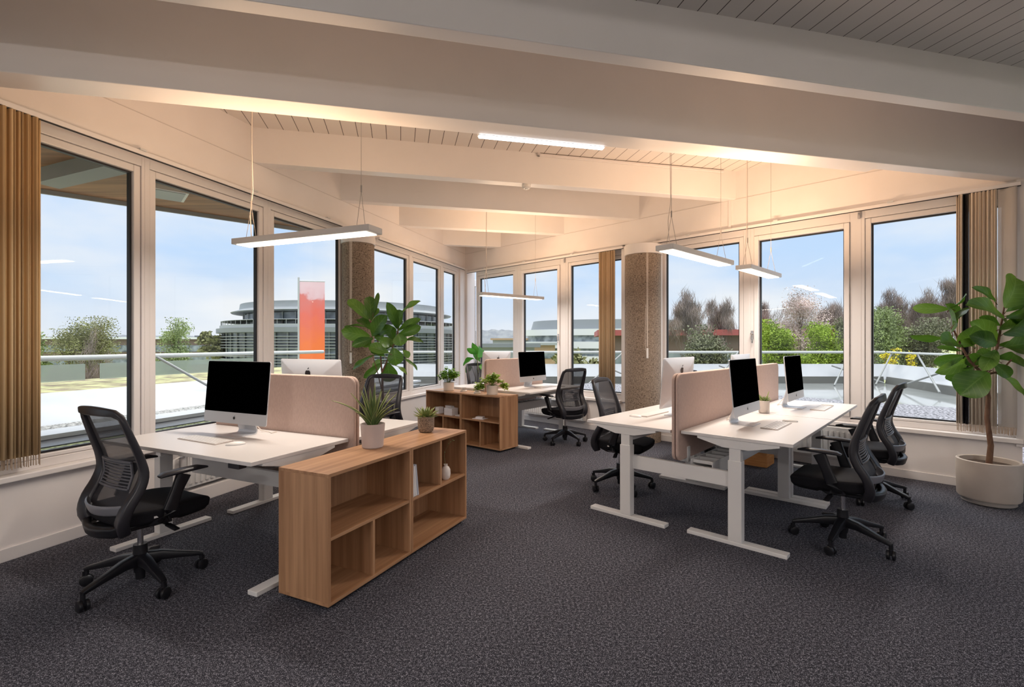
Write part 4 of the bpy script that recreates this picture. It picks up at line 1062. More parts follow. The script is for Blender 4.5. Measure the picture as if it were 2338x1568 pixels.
# aloe on the near shelf
p = S2(.43, .215); t = thing('potted_aloe', 'tall striped aloe in a smooth pinkish pot on the nearest oak shelf unit', 'potted plant', (p.x, p.y, ZT))
q = onplane(848, 1022, .72); t.location = (q[0], q[1] + .03, ZT)
pot(t, [(.0, 0), (.062, 0), (.068, .006), (.078, .15), (.078, .156), (.071, .156), (.069, .13)], pot_pink, .070, .135)
m = MB(); random.seed(11)
spec = [(-165, 52, .30), (175, 30, .26), (-140, 14, .26), (150, 22, .25), (120, 12, .27), (90, 8, .29), (60, 12, .25), (30, 22, .27), (5, 32, .26), (-20, 42, .22), (-50, 22, .22), (-90, 18, .20), (-110, 30, .22), (-70, 10, .27), (20, 10, .24), (-170, 8, .28), (45, 30, .24), (-10, 50, .20), (200, 40, .19), (-35, 36, .18), (100, 24, .22), (140, 35, .20), (-125, 45, .17), (10, 18, .21), (165, 15, .22), (-60, 40, .16)]
for a, lean, ln in spec:
    a = R(a + random.uniform(-8, 8)); b = Vector((math.cos(a) * .018, math.sin(a) * .018, .128))
    lr = R(lean); tp = b + Vector((math.cos(a) * math.sin(lr), math.sin(a) * math.sin(lr), math.cos(lr))) * ln
    dirv = (tp - b).normalized(); sd = Vector((-math.sin(a), math.cos(a), 0)); upn = sd.cross(dirv)
    def f(u, v, b=b, dirv=dirv, sd=sd, upn=upn, ln=ln, lean=lean):
        x = u * 2 - 1; w_ = .0175 * (1 - v) ** .75 * (1 - .25 * (1 - min(1, v * 4)))
        return b + dirv * (ln * v) + sd * (x * w_) + upn * (-(abs(x)) * w_ * .7 - .10 * ln * math.sin(v * PI) * (lean / 50))
    m.grid(7, 9, f)
m.build('leaves', aloe_leaf, t, smooth=60, solid=.004)
# rosette succulent in the speckled pot
q = onplane(971, 987, .72); t = thing('potted_succulent', 'spiky rosette succulent in a rough brown speckled pot on the second oak unit', 'potted plant', (q[0], q[1] + .03, ZT))
pot(t, [(.0, 0), (.040, 0), (.054, .010), (.062, .035), (.064, .118), (.064, .122), (.058, .122), (.057, .10)], pot_speckle, .057, .108)
def rosette(m, n, ln, w, c, rnd_=3, spread=1.0):
    random.seed(rnd_)
    for i in range(n):
        f_ = i / n; a = i * 2.39996; lean = R(8 + 66 * f_ * spread); l = ln * (.78 + .3 * math.sin(f_ * PI)) * random.uniform(.9, 1.08)
        b = Vector((math.cos(a) * .010, math.sin(a) * .010, c)); dv = Vector((math.cos(a) * math.sin(lean), math.sin(a) * math.sin(lean), math.cos(lean)))
        sd = Vector((-math.sin(a), math.cos(a), 0)); un = sd.cross(dv); rows = []
        def g_(u, v, b=b, dv=dv, sd=sd, un=un, l=l):
            th = u * 2 * PI; ww = w * (math.sin(PI * (.18 + .80 * v)) ** .9) * .5
            return b + dv * (l * v) + sd * (math.cos(th) * ww) + un * (math.sin(th) * ww * .5 + .12 * l * v * v)
        m.grid(7, 6, g_)
m = MB(); rosette(m, 44, .105, .020, .100); m.build('leaves', succ_leaf, t, smooth=60)
# little succulent on the right-hand desk
q = onplane(1747, 943, ZD); t = thing('potted_succulent', 'small cactus-like succulent in a cream pot between the right-hand black screens', 'potted plant', (q[0], q[1] + .02, ZD))
pot(t, [(.0, 0), (.040, 0), (.046, .008), (.047, .112), (.044, .115), (.041, .112), (.040, .09)], ceramic_cream, .041, .098)
m = MB(); rosette(m, 40, .075, .014, .088, 5, .62); m.build('leaves', succ_leaf, t, smooth=60)
m = MB(); m.tube([(-.02, 0, .12), (-.04, 0, .16), (-.058, 0, .178)], [.004, .003, .0015], 6); m.tube([(.02, 0, .12), (.036, 0, .17), (.045, 0, .20)], [.004, .003, .0015], 6); m.build('flower_stalk', lime_leaf, t, smooth=60)
# bushy herbs on the background shelves
def bushy(t, n, rad, z0, h, leaf_m, ls, seed, stems=14, droop=0, shp='oval'):
    random.seed(seed); sm = MB(); lm = MB(); tips = []
    for i in range(stems):
        a = random.uniform(0, 2 * PI); r_ = rad * math.sqrt(random.random()); hh = h * random.uniform(.55, 1.0) * (1 - .45 * r_ / rad)
        tp = Vector((math.cos(a) * r_, math.sin(a) * r_, z0 + hh)); sm.tube([(math.cos(a) * .012, math.sin(a) * .012, z0 - .01), (tp.x * .4, tp.y * .4, z0 + hh * .6), tp], [.002, .0016, .001], 5); tips.append(tp)
    for dl in range(droop):
        a = [-.3, 3.3, .1, 3.0, 3.5][dl % 5] + random.uniform(-.2, .2); r_ = rad * random.uniform(1.15, 1.5)
        tp = Vector((math.cos(a) * r_, math.sin(a) * r_ - .03, z0 - .03 + random.uniform(-.03, .03))); sm.tube([(0, 0, z0), (tp.x * .6, tp.y * .6, z0 + .05), tp], [.002, .0016, .001], 5); tips += [tp, tp + Vector((random.uniform(-.02, .02), 0, .03))]
    for i in range(n):
        c = random.choice(tips); c = c * 1.0; k = random.random()
        b = Vector((c.x * (1 - k * .35), c.y * (1 - k * .35), z0 + (c.z - z0) * (1 - k * .55))) + Vector([random.uniform(-.014, .014) for _ in range(3)])
        a = random.uniform(0, 2 * PI); e_ = random.uniform(-.5, .7); l = ls * random.uniform(.6, 1.15)
        leaf(lm, b, b + Vector((math.cos(a) * math.cos(e_), math.sin(a) * math.cos(e_), math.sin(e_))) * l, l * .78, .1, .3, 4, 5, shp)
    sm.build('stems', bark_green, t, smooth=60); lm.build('leaves', leaf_m, t, smooth=60)
p = F2(1.10, .15); t = thing('potted_herb', 'leafy green herb in a cream pot on the left background shelf unit', 'potted plant', (p.x, p.y, ZT))
pot(t, [(.0, 0), (.068, 0), (.074, .006), (.080, .115), (.076, .118), (.073, .10)], ceramic_cream, .073, .105)
bushy(t, 420, .17, .12, .25, herb_leaf, .050, 4, 24)
p = F2(.24, .12); t = thing('potted_herb', 'lime green trailing plant in a cream pot on the right background shelf unit', 'potted plant', (p.x, p.y, ZT))
pot(t, [(.0, 0), (.066, 0), (.072, .006), (.078, .120), (.074, .124), (.071, .10)], ceramic_cream, .071, .11)
bushy(t, 760, .155, .12, .20, lime_leaf, .044, 9, 34, 12)

def tree_from(t, L0, leaves, Yc, ox, oy, sc_, seed, mats, spread=.28, clamp=None, shorten=1.0):
    """leaf list in zoomed photo units -> real leaves spread in depth around the stem"""
    random.seed(seed); ma = MB(); mb = MB(); st = MB(); k = 0
    for (bx_, by_, tx, ty, w) in leaves:
        Yb = Yc + random.uniform(-.10, .10); Yt = Yb + random.uniform(-spread, spread) * .6
        b = pt(ox + bx_ / sc_, oy + by_ / sc_, Yb); tp = pt(ox + tx / sc_, oy + ty / sc_, Yt); ww = w / sc_ / F_PX * Yc
        if clamp:
            for v in (b, tp):
                wv = (Vector((v.x, v.y, 0)) - CORNER).dot(NB)
                if wv > clamp: v -= NB * (wv - clamp)
        off = t.location; b = b - off; tp = tp - off
        L_ = (tp - b).length
        # face the blade towards the room
        ax = (tp - b).normalized(); view = Vector((0, -1, .35)).normalized(); nrm = (view - ax * view.dot(ax))
        side = ax.cross(Vector((0, 0, 1)));
        if side.length < .05: side = ax.cross(Vector((0, 1, 0)))
        side.normalize(); up0 = side.cross(ax).normalized(); nrm.normalize()
        roll = math.atan2(up0.cross(nrm).dot(ax), up0.dot(nrm)) + random.uniform(-.6, .6)
        if w < 62: roll += random.choice((-1, 1)) * .5
        leaf(mb if (k % 3 == 0) else ma, b, tp + (tp - b) * .06, ww * 1.17, .06, .12, 9, 14, 'fig', roll, .022)
        st.tube([b, b - ax * .04 + Vector((0, 0, -.01))], [.003, .004], 5)
        k += 1
    ma.build('leaves', mats[0], t, smooth=70); mb.build('leaves', mats[1], t, smooth=70)
    return st
# large fiddle-leaf fig at the right
YF = 4.25; c0 = pt(2257, 1100, YF); t = thing('fiddle_leaf_fig', 'large fiddle-leaf fig tree in a round beige pot at the right edge', 'potted tree', (c0.x, c0.y, 0))
fig1 = [(690, 275, 755, 100, 200), (700, 300, 830, 185, 70), (630, 240, 500, 155, 55), (690, 360, 468, 262, 125), (365, 425, 325, 262, 200), (360, 275, 447, 192, 48), (350, 285, 133, 278, 62), (375, 385, 470, 285, 50), (325, 462, 115, 450, 45), (410, 520, 505, 392, 120), (425, 545, 280, 522, 35), (440, 572, 262, 615, 75), (480, 600, 272, 675, 75), (500, 640, 338, 715, 75), (590, 675, 425, 810, 175), (640, 680, 815, 835, 60), (640, 590, 830, 660, 125), (650, 510, 830, 560, 100), (640, 480, 488, 370, 110), (640, 500, 485, 450, 95), (600, 590, 440, 605, 85), (660, 410, 830, 395, 90), (665, 390, 540, 340, 60), (700, 340, 830, 290, 70), (500, 520, 425, 500, 60), (620, 620, 720, 700, 70), (400, 500, 300, 490, 110), (640, 600, 520, 560, 100), (470, 560, 400, 640, 60), (700, 330, 900, 420, 120), (690, 520, 900, 500, 120), (680, 440, 900, 330, 130), (520, 600, 600, 540, 80), (640, 540, 560, 660, 80)]
st = tree_from(t, 0, fig1, YF, 2038, 600, 2.7033, 21, (fig_leaf, fig_leaf_light), .30, -.10)
def loc(px, py, Y): return pt(px, py, Y) - t.location
st.tube([(.0, 0, .30), (.02, 0, .5), (-.015, 0, .75), (.0, 0, .92), (-.02, 0, 1.02)], [.024, .021, .018, .017, .016], 10)
st.tube([loc(2245, 855, YF), loc(2215, 825, YF), loc(2195, 790, YF), loc(2178, 755, YF)], [.013, .011, .009, .007], 8)
st.tube([loc(2245, 855, YF), loc(2262, 830, YF + .05), loc(2278, 790, YF), loc(2286, 740, YF), loc(2293, 700, YF)], [.014, .012, .010, .008, .006], 8)
st.tube([loc(2245, 855, YF), loc(2285, 848, YF - .05), loc(2310, 820, YF - .1)], [.012, .009, .006], 8)
st.build('trunk', bark, t, smooth=60)
MB().lathe([(.0, .0), (.17, .0), (.18, .008), (.18, .045)], n=64).build('saucer', pot_grey, t, smooth=40)
MB().lathe([(.14, .045), (.200, .045), (.210, .06), (.215, .30), (.215, .372), (.205, .378), (.190, .372), (.188, .32)], n=64).build('pot', pot_beige, t, smooth=40)
MB().lathe([(0, .335), (.1, .34), (.189, .333)], n=32).build('soil', soil, t, smooth=60)
# fig behind the left divider
YM = 5.86; c0 = pt(873, 1000, YM); t = thing('fiddle_leaf_fig', 'bushy fiddle-leaf fig in front of the left concrete column, behind a black chair', 'potted tree', (c0.x, c0.y, 0))
fig2 = [(420, 870, 235, 690, 110), (440, 880, 425, 660, 120), (465, 800, 508, 620, 42), (440, 870, 512, 765, 85), (450, 1020, 585, 835, 130), (440, 960, 330, 865, 95), (430, 1020, 175, 970, 125), (440, 950, 205, 935, 60), (460, 1040, 272, 1110, 85), (440, 1060, 370, 1120, 85), (690, 950, 595, 715, 95), (700, 945, 745, 795, 155), (735, 800, 903, 698, 62), (700, 965, 900, 865, 75), (700, 1015, 902, 935, 95), (700, 1000, 725, 1105, 125), (760, 1060, 925, 1080, 80), (650, 1050, 605, 930, 95), (610, 1180, 430, 1120, 105), (570, 1210, 450, 1150, 80), (650, 1130, 680, 1285, 140), (745, 1150, 790, 1225, 70), (550, 1270, 382, 1408, 70), (595, 1270, 620, 1440, 150), (560, 1250, 460, 1330, 85), (475, 1195, 280, 1328, 48), (740, 1230, 872, 1335, 48), (640, 1290, 772, 1382, 50), (500, 1000, 640, 940, 90), (560, 1080, 500, 980, 80), (620, 1100, 520, 1060, 90), (540, 1150, 660, 1060, 100), (470, 950, 560, 880, 80)]
st = tree_from(t, 0, fig2, YM, 740, 520, 4.1275, 33, (fig_leaf, fig_leaf_light), .35)
st.tube([(0, 0, .30), (.01, 0, .6), (0, 0, .85), (.0, 0, 1.0)], [.020, .017, .015, .013], 10)
st.tube([loc(872, 850, YM), loc(868, 800, YM), loc(858, 760, YM), loc(845, 730, YM)], [.011, .009, .008, .006], 8)
st.tube([loc(872, 850, YM), loc(890, 810, YM), loc(905, 770, YM), loc(912, 740, YM)], [.011, .009, .008, .006], 8)
st.tube([loc(874, 900, YM), loc(862, 850, YM), loc(850, 810, YM)], [.008, .006, .004], 8)
st.build('trunk', bark, t, smooth=60)
MB().lathe([(0, 0), (.15, 0), (.17, .02), (.185, .30), (.175, .305), (.165, .27)], n=48).build('pot', pot_beige, t, smooth=40)
MB().lathe([(0, .27), (.165, .265)], n=24).build('soil', soil, t)
# broad-leaved plant in the far corner
YS = 8.35; c0 = pt(1090, 900, YS); t = thing('potted_palm', 'bright green broad-leaved plant in the far room corner behind the dark mesh chair', 'potted plant', (c0.x, c0.y, 0))
m = MB(); sm = MB(); random.seed(2)
for (bx_, by_, tx, ty, w) in ((1090, 822, 1078, 782, 13), (1091, 815, 1094, 788, 20), (1088, 808, 1066, 796, 9), (1096, 826, 1099, 810, 13), (1104, 825, 1125, 819, 16), (1082, 818, 1058, 835, 14), (1078, 838, 1063, 850, 12), (1094, 835, 1110, 845, 12)):
    b = pt(bx_, by_, YS + random.uniform(-.1, .1)) - t.location; tp = pt(tx, ty, YS + random.uniform(-.15, .1)) - t.location
    leaf(m, b, tp, w * 1.5 * YS / F_PX, .08, .1, 7, 10, 'oval', R(70) if tx > 1060 else R(30)); sm.tube([(0, 0, .3), ((b.x) * .4, b.y * .4, .8), b], [.007, .006, .004], 6)
m.build('leaves', strel_leaf, t, smooth=70); sm.build('stems', bark_green, t, smooth=60)
MB().lathe([(0, 0), (.12, 0), (.14, .02), (.15, .28), (.14, .285), (.13, .25)], n=32).build('pot', ceramic_white, t, smooth=40); MB().lathe([(0, .25), (.13, .245)], n=20).build('soil', soil, t)
# low wooden box on the floor by the right wall
q = onplane(1752, 1050, 0); t = thing('wooden_crate', 'low orange-brown wooden box on the floor seen under the right-hand desks', 'box', (1.06 + 2.55 * .676 + .0, 3.9 + 2.55 * .737, 0), R(47.5))
t.location = (*RP(-.30, 2.42), 0)
MB().box(0, -.25, .0, .3, .25, .16).build('box_body', orange_wood, t, bevel=.004); MB().box(-.004, -.254, .16, .304, .254, .175).build('lid', orange_wood, t, bevel=.003)
#PART3
gutter_grey = mat('gutter_grey', (0.10, 0.10, 0.09), 0.5)
gutter_dark = mat('gutter_dark', (0.05, 0.05, 0.055), 0.3)
bank_mat = noise_mat('planted_bank', (0.17, 0.13, 0.09), (0.42, 0.42, 0.20), 3.0, 0.95, detail=9, lo=.38, hi=.62, bump=1.0, bdist=.1)
# ------------------------------------------------------------------ outside: eaves, terrace, railing
ev = MB(); e1 = Vector((-5.34, 5.32, 0)); ed = Vector((.754, .657, 0))
q0 = e1 - ed * 9.0; q1 = e1 + ed * 4.9
def wall_pt(u, w): return CORNER + UA * u + NA * w
pts_ = [wall_pt(13, .15), wall_pt(1.7, .15), q1, q0]
ev.prism([(p.x, p.y) for p in pts_], 3.12, 3.30, lambda p, q, t: (p, q, t))
eo = struct(ev.build('eaves', soffit_wood))
fb = MB(); a, b = q0, q1; nrm_ = Vector((-ed.y, ed.x, 0))
fb.prism([(a.x, a.y), (b.x, b.y), ((b + nrm_ * .03).x, (b + nrm_ * .03).y), ((a + nrm_ * .03).x, (a + nrm_ * .03).y)], 3.07, 3.34, lambda p, q, t: (p, q, t)); fb.build('fascia', facade_light, eo)
p = pt(372, 436, 1); k = (3.1 - EYE) / (HY - 436) * F_PX
t = thing('outdoor_ceiling_light', 'square white ceiling light under the dark wooden eaves outside the left window', 'outdoor light', (p.x * k, k, 3.06))
t.rotation_euler = (0, 0, R(41))
MB().box(-.22, -.22, 0, .22, .22, .06).build('housing', white_plastic, t, bevel=.004); MB().box(-.19, -.19, -.006, .19, .19, .001).build('diffuser', roof_white, t)
rib = MB(); rib.prism([(p_.x, p_.y) for p_ in (wall_pt(6.35, .15), wall_pt(6.15, .15), wall_pt(6.0, 1.9), wall_pt(6.2, 1.9))], 2.98, 3.12, lambda p, q, t: (p, q, t)); rib.build('rafter', roof_grey, eo)

def bandA(w0, w1, z0a, z0b, u0, u1, name, m, thick=.08):
    g_ = MB(MA); g_.add([(u0, w0, z0a), (u1, w0, z0a), (u1, w1, z0b), (u0, w1, z0b), (u0, w0, z0a - thick), (u1, w0, z0a - thick), (u1, w1, z0b - thick), (u0, w1, z0b - thick)],
        [(0, 1, 2, 3), (7, 6, 5, 4), (0, 4, 5, 1), (1, 5, 6, 2), (2, 6, 7, 3), (3, 7, 4, 0)])
    return struct(g_.build(name, m))
bandA(.14, 2.69, .25, .25, -1.0, 16, 'terrace_moss_left', moss); bandA(2.69, 3.12, .35, .35, -3, 16, 'terrace_ledge_left', roof_white, .05); bandA(2.45, 2.72, .262, .30, -2.5, 16, 'terrace_gutter_left', gutter_dark, .03)
bandA(3.12, 3.56, .34, .34, -3.3, 16, 'terrace_pebbles_left', pebble); bandA(3.56, 4.62, .34, .67, -4.2, 16, 'parapet_left', roof_white, .12)
bk = MB(MA); bk.box(-6, 5.1, -1.5, 16, 9.5, .52); struct(bk.build('planted_bank', bank_mat))
# roof body below
rb = MB(); far = [(-14, -9), (-9.0, 1.0)]
corner_out = Vector((-6.3, 14.2, 0))
rb.prism([(wall_pt(16, 4.6).x, wall_pt(16, 4.6).y), (wall_pt(16, .2).x, wall_pt(16, .2).y), (CORNER.x, CORNER.y), (CORNER.x + 12, CORNER.y - 9), (16, 5), (10.9, 13.9), (-4.0, 13.9)], -7.0, .12, lambda p, q, t: (p, q, t))
struct(rb.build('lower_roof', roof_grey))
# right-hand terrace: gravel strip, wet white membrane, white parapet
gB = MB(MBm); gB.box(-.3, .16, .10, 14, 5.0, .27); struct(gB.build('terrace_gravel_right', gravel))
P0 = Vector((-4.0, 14.4, 0)); P1 = Vector((11.15, 14.46, 0)); P2 = Vector((8.9, 7.2, 0)); P3 = Vector((8.0, 4.0, 0))
wm_ = MB(); wm_.prism([(CORNER.x - .1, CORNER.y + .3), (CORNER.x + 12, CORNER.y - 11), (P3.x + 3, P3.y - 4), (P3.x, P3.y), (P2.x, P2.y), (P1.x, P1.y), (P0.x, P0.y), (-4.6, 12.5)], .10, .20, lambda p, q, t: (p, q, t))
struct(wm_.build('terrace_membrane', wet_white))
def wallseg(a, b, z0, z1, th, name, m, out=.5):
    d = (b - a).normalized(); n_ = Vector((d.y, -d.x, 0)) * -1
    g_ = MB(); c = [a, b, b + n_ * out, a + n_ * out]
    g_.add([(a.x, a.y, z0), (b.x, b.y, z0), ((b + n_ * th).x, (b + n_ * th).y, z0), ((a + n_ * th).x, (a + n_ * th).y, z0),
            ((a + n_ * out).x, (a + n_ * out).y, z1), ((b + n_ * out).x, (b + n_ * out).y, z1), ((b + n_ * (out + th)).x, (b + n_ * (out + th)).y, z1), ((a + n_ * (out + th)).x, (a + n_ * (out + th)).y, z1)],
           [(0, 1, 5, 4), (3, 7, 6, 2), (4, 5, 6, 7), (0, 3, 2, 1), (0, 4, 7, 3), (1, 2, 6, 5)])
    return struct(g_.build(name, m))
def strip(inner, outer, z0, z1, th, name, m):
    n = len(inner); g_ = MB()
    vs = [(p.x, p.y, z0) for p in inner] + [(p.x, p.y, z1) for p in outer] + [(p.x, p.y, z1 - .5) for p in outer]
    fs = [(i, i + 1, n + i + 1, n + i) for i in range(n - 1)] + [(n + i, n + i + 1, 2 * n + i + 1, 2 * n + i) for i in range(n - 1)] + [(i, 2 * n + i, 2 * n + i + 1, i + 1) for i in range(n - 1)] + [(0, n, 2 * n), (n - 1, 3 * n - 1, 2 * n - 1)]
    g_.add(vs, fs); return struct(g_.build(name, m))
strip([P0, P1, P2, P3], [P0 + Vector((0, .40, 0)), P1 + Vector((.45, .40, 0)), P2 + Vector((.45, -.1, 0)), P3 + Vector((.45, -.1, 0))], .30, .76, .1, 'parapet_right', roof_white)
wallseg(P0 + Vector((0, -.06, 0)), P1 + Vector((-.05, -.06, 0)), .12, .40, .1, 'gutter_far', gutter_grey, .05); wallseg(P1 + Vector((-.06, -.06, 0)), P2 + Vector((-.06, 0, 0)), .12, .40, .1, 'gutter_right', gutter_grey, .05)

def railing(label, pts, z, r, braces, group='white pipe railings round the terrace'):
    t = thing('railing', label, 'railing', group=group); m = MB(); m.tube([(p.x, p.y, z) for p in pts], r, 14); m.build('handrail', rail_white, t, smooth=50)
    for (a, b) in braces: m = MB(); m.tube([a, b], .024, 8); m.build('brace', strut_grey, t, smooth=50)
    return t
za = 1.165
def A_(u, w, z): v = wall_pt(u, w); return Vector((v.x, v.y, z))
br = [(A_(6.35, 2.9, .36), A_(5.1, 4.75, za)), (A_(7.4, 4.1, .55), A_(7.9, 4.9, za)), (A_(5.2, 4.1, .55), A_(5.7, 4.9, za)), (A_(2.4, 4.1, .55), A_(2.9, 4.9, za))]
railing('white pipe handrail outside the left windows', [A_(15, 4.9, 0), A_(-1.6, 4.9, 0)], za, .044, br)
Fh = 1.12
rb_ = []
for x in (3.1, 6.6, 10.0):
    rb_.append((Vector((x - 1.0, 13.5, .22)), Vector((x + .3, 14.75, Fh)))); rb_.append((Vector((x + .7, 13.9, .25)), Vector((x - .35, 14.6, .72))))
railing('white handrail with crossed braces behind the far terrace parapet', [Vector((-5.2, 14.8, 0)), Vector((11.4, 14.8, 0))], Fh, .040, rb_)
d12 = (P2 - P1).normalized(); n12 = Vector((-.95, .3, 0)) * -1
r2 = [(P1 + d12 * .3 + Vector((-.7, -.4, .22)), P1 + Vector((.3, .1, Fh))), (P1 + d12 * 3.9 + Vector((-.5, 0, .3)), P1 + d12 * 1.2 + Vector((.35, 0, Fh))), (P1 + d12 * 2.1 + Vector((-.5, 0, .3)), P1 + d12 * 4.3 + Vector((.35, 0, Fh)))]
railing('white handrail with braces along the right-hand terrace parapet', [P1 + Vector((.3, .3, 0)), P2 + Vector((.35, 0, 0))], Fh, .030, r2)
# frosted glass screens beyond the left railing
t = thing('glass_screen', 'long frosted green glass screen low behind the left railing', 'glass screen'); g_ = MB(MA); g_.box(2.19, 8.0, .60, 12.5, 8.03, .95); g_.build('pane', rail_glass, t)
t = thing('glass_screen', 'second frosted glass screen behind the left railing, nearer the round building', 'glass screen'); g_ = MB(MA); g_.box(-3.0, 8.0, .60, 1.89, 8.03, .95); g_.build('pane', rail_glass, t)

# tall printed banner
bp0 = pt(713, 730, 15.2); t = thing('flag_banner', 'tall red and pink printed banner outside the left windows', 'banner', (bp0.x, bp0.y, 0), R(12))
MB().box(-.37, -.006, .85, .37, .006, 3.32).build('cloth', banner, t)
m = MB(); m.cyl((-.40, 0, -7), (-.40, 0, 3.45), .03, n=10); m.cyl((-.42, 0, 3.34), (.38, 0, 3.34), .015, n=8); m.build('pole', rail_white, t, smooth=50)

# ------------------------------------------------------------------ landscape
gnd = MB(); gnd.box(-600, -60, -8.2, 600, 900, -8.0); struct(gnd.build('ground', grass))
hm = MB(); random.seed(5)
def hill(x0, x1, Y, zb, zt, label):
    m = MB(); n = 60; top_ = []
    for i in range(n + 1):
        f_ = i / n; x = x0 + (x1 - x0) * f_; top_.append((x, zt * (.45 + .55 * math.sin(f_ * PI) ** .6) + random.uniform(-.6, .6)))
    m.add([(x, Y, zb) for x, _ in top_] + [(x, Y + 25, z) for x, z in top_] + [(x, Y + 90, zb) for x, _ in top_],
          [(i, i + 1, n + 2 + i, n + 1 + i) for i in range(n)] + [(n + 1 + i, n + 2 + i, 2 * n + 3 + i, 2 * n + 2 + i) for i in range(n)])
    return struct(m.build('hill', hill_mat, smooth=60))
hill(-90, 60, 330, -8, 11, ''); hill(-460, -150, 380, -8, 8, '')

def round_tower(cx, cy, label):
    t = thing('office_building', label, 'building', (cx, cy, 0))
    def cyl_(r_, z0, z1, name, m_, n=96): return MB().lathe([(0, z0), (r_, z0), (r_, z1), (0, z1)], n=n).build(name, m_, t, smooth=30)
    cyl_(15.7, -8, 2.9, 'glass_drum', facade_glass); cyl_(16.5, 2.65, 3.2, 'terrace_slab', facade_grey); cyl_(16.1, 3.2, 3.6, 'terrace_edge', facade_light)
    cyl_(13.3, 3.6, 5.1, 'penthouse', facade_glass)
    MB().lathe([(12, 5.1), (14.8, 5.25), (14.9, 5.35), (13.95, 5.7), (13.9, 5.75), (13.8, 6.45), (0, 6.6)], n=96).build('disc_roof', facade_grey, t, smooth=40)
    lv = MB()
    for k in range(30):
        z = -7.6 + k * .335
        if k % 7 in (3,): continue
        lv.lathe([(16.0, z), (16.3, z + .02), (16.3, z + .09), (16.0, z + .07)], n=96)
    lv.build('louvres', facade_light, t)
    ml = MB()
    for k in range(64):
        a = 2 * PI * k / 64; ml.box(15.8 * math.cos(a) - .08, 15.8 * math.sin(a) - .08, -8, 15.8 * math.cos(a) + .08, 15.8 * math.sin(a) + .08, 2.6)
    for k in range(48):
        a = 2 * PI * k / 48; ml.box(13.4 * math.cos(a) - .05, 13.4 * math.sin(a) - .05, 3.6, 13.4 * math.cos(a) + .05, 13.4 * math.sin(a) + .05, 5.15)
    ml.build('mullions', facade_light, t)
    rl = MB(); rl.lathe([(15.95, 4.1), (16.0, 4.13), (15.95, 4.16)], n=96)
    for k in range(90): a = 2 * PI * k / 90; rl.cyl((15.95 * math.cos(a), 15.95 * math.sin(a), 3.6), (15.95 * math.cos(a), 15.95 * math.sin(a), 4.15), .03, n=4)
    rl.build('roof_railing', facade_light, t); return t
round_tower(-23.9, 70.6, 'round grey glass office building with a disc roof, seen through the left windows')
def banded(cx, cy, r_, label):
    t = thing('office_building', label, 'building', (cx, cy, 0))
    z = -8.0; k = 0; sy = .75
    bands = [(-8, -5.4, facade_glass), (-5.4, -4.2, facade_white), (-4.2, -2.6, facade_glass), (-2.6, -1.3, facade_white), (-1.3, .3, facade_glass), (.3, 1.7, facade_white), (1.7, 3.0, facade_glass), (3.0, 4.3, facade_white)]
    for (a, b, m_) in bands:
        rr_ = r_ * (1.0 if m_ is facade_white else .97); MB().lathe([(0, a), (rr_, a), (rr_, b), (0, b)], n=96, sx=1.0, sy=sy).build('balcony_band' if m_ is facade_white else 'window_band', m_, t, smooth=30)
    MB().lathe([(r_ * .93, 4.3), (r_ * .90, 6.3), (0, 6.45)], n=96, sy=sy).build('roof_storey', facade_grey, t, smooth=30)
    return t
banded(22.5, 112, 19.5, 'white office building with curved bands of windows, seen through the far windows')
def block(label, cx, cy, w, d, h, ang, wallm, bands, roofm, z0=-8):
    t = thing('building', label, 'building', (cx, cy, 0), R(ang))
    MB().box(-w / 2, -d / 2, z0, w / 2, d / 2, h).build('walls', wallm, t)
    MB().box(-w / 2 - .6, -d / 2 - .6, h, w / 2 + .6, d / 2 + .6, h + .45).build('roof', roofm, t)
    for (a, b) in bands: MB().box(-w / 2 - .1, -d / 2 - .1, a, w / 2 + .1, d / 2 + .1, b).build('window_band', facade_glass, t)
    return t
block('long low white-banded building behind the leftmost trees', -88, 118, 46, 14, 2.3, 6, facade_brown, ((-3.5, -1.8), (-.6, .9)), facade_white)
block('long grey-roofed building between the trees and the round building', -66, 140, 40, 14, 3.0, 4, facade_light, ((-2.8, -1.0), (.4, 1.9)), facade_grey)
block('grey concrete block low in the far window beside the corner', -2.0, 60, 8, 8, .9, 10, facade_light, ((-2.5, -.6),), facade_grey)
block('small orange-tan house in the far window', 4.6, 95, 7, 8, 1.0, 0, facade_tan, ((-1.5, -.4),), facade_light)
block('flat pinkish house behind the orange-tan one', 2.0, 130, 14, 8, 2.2, 0, facade_light, ((-1.0, .6),), facade_tan)
block('low building with a red roof edge seen behind the right-hand pendant lamps', 16.5, 42, 17, 8, 2.0, -8, facade_brown, ((-2.4, .6),), facade_red)

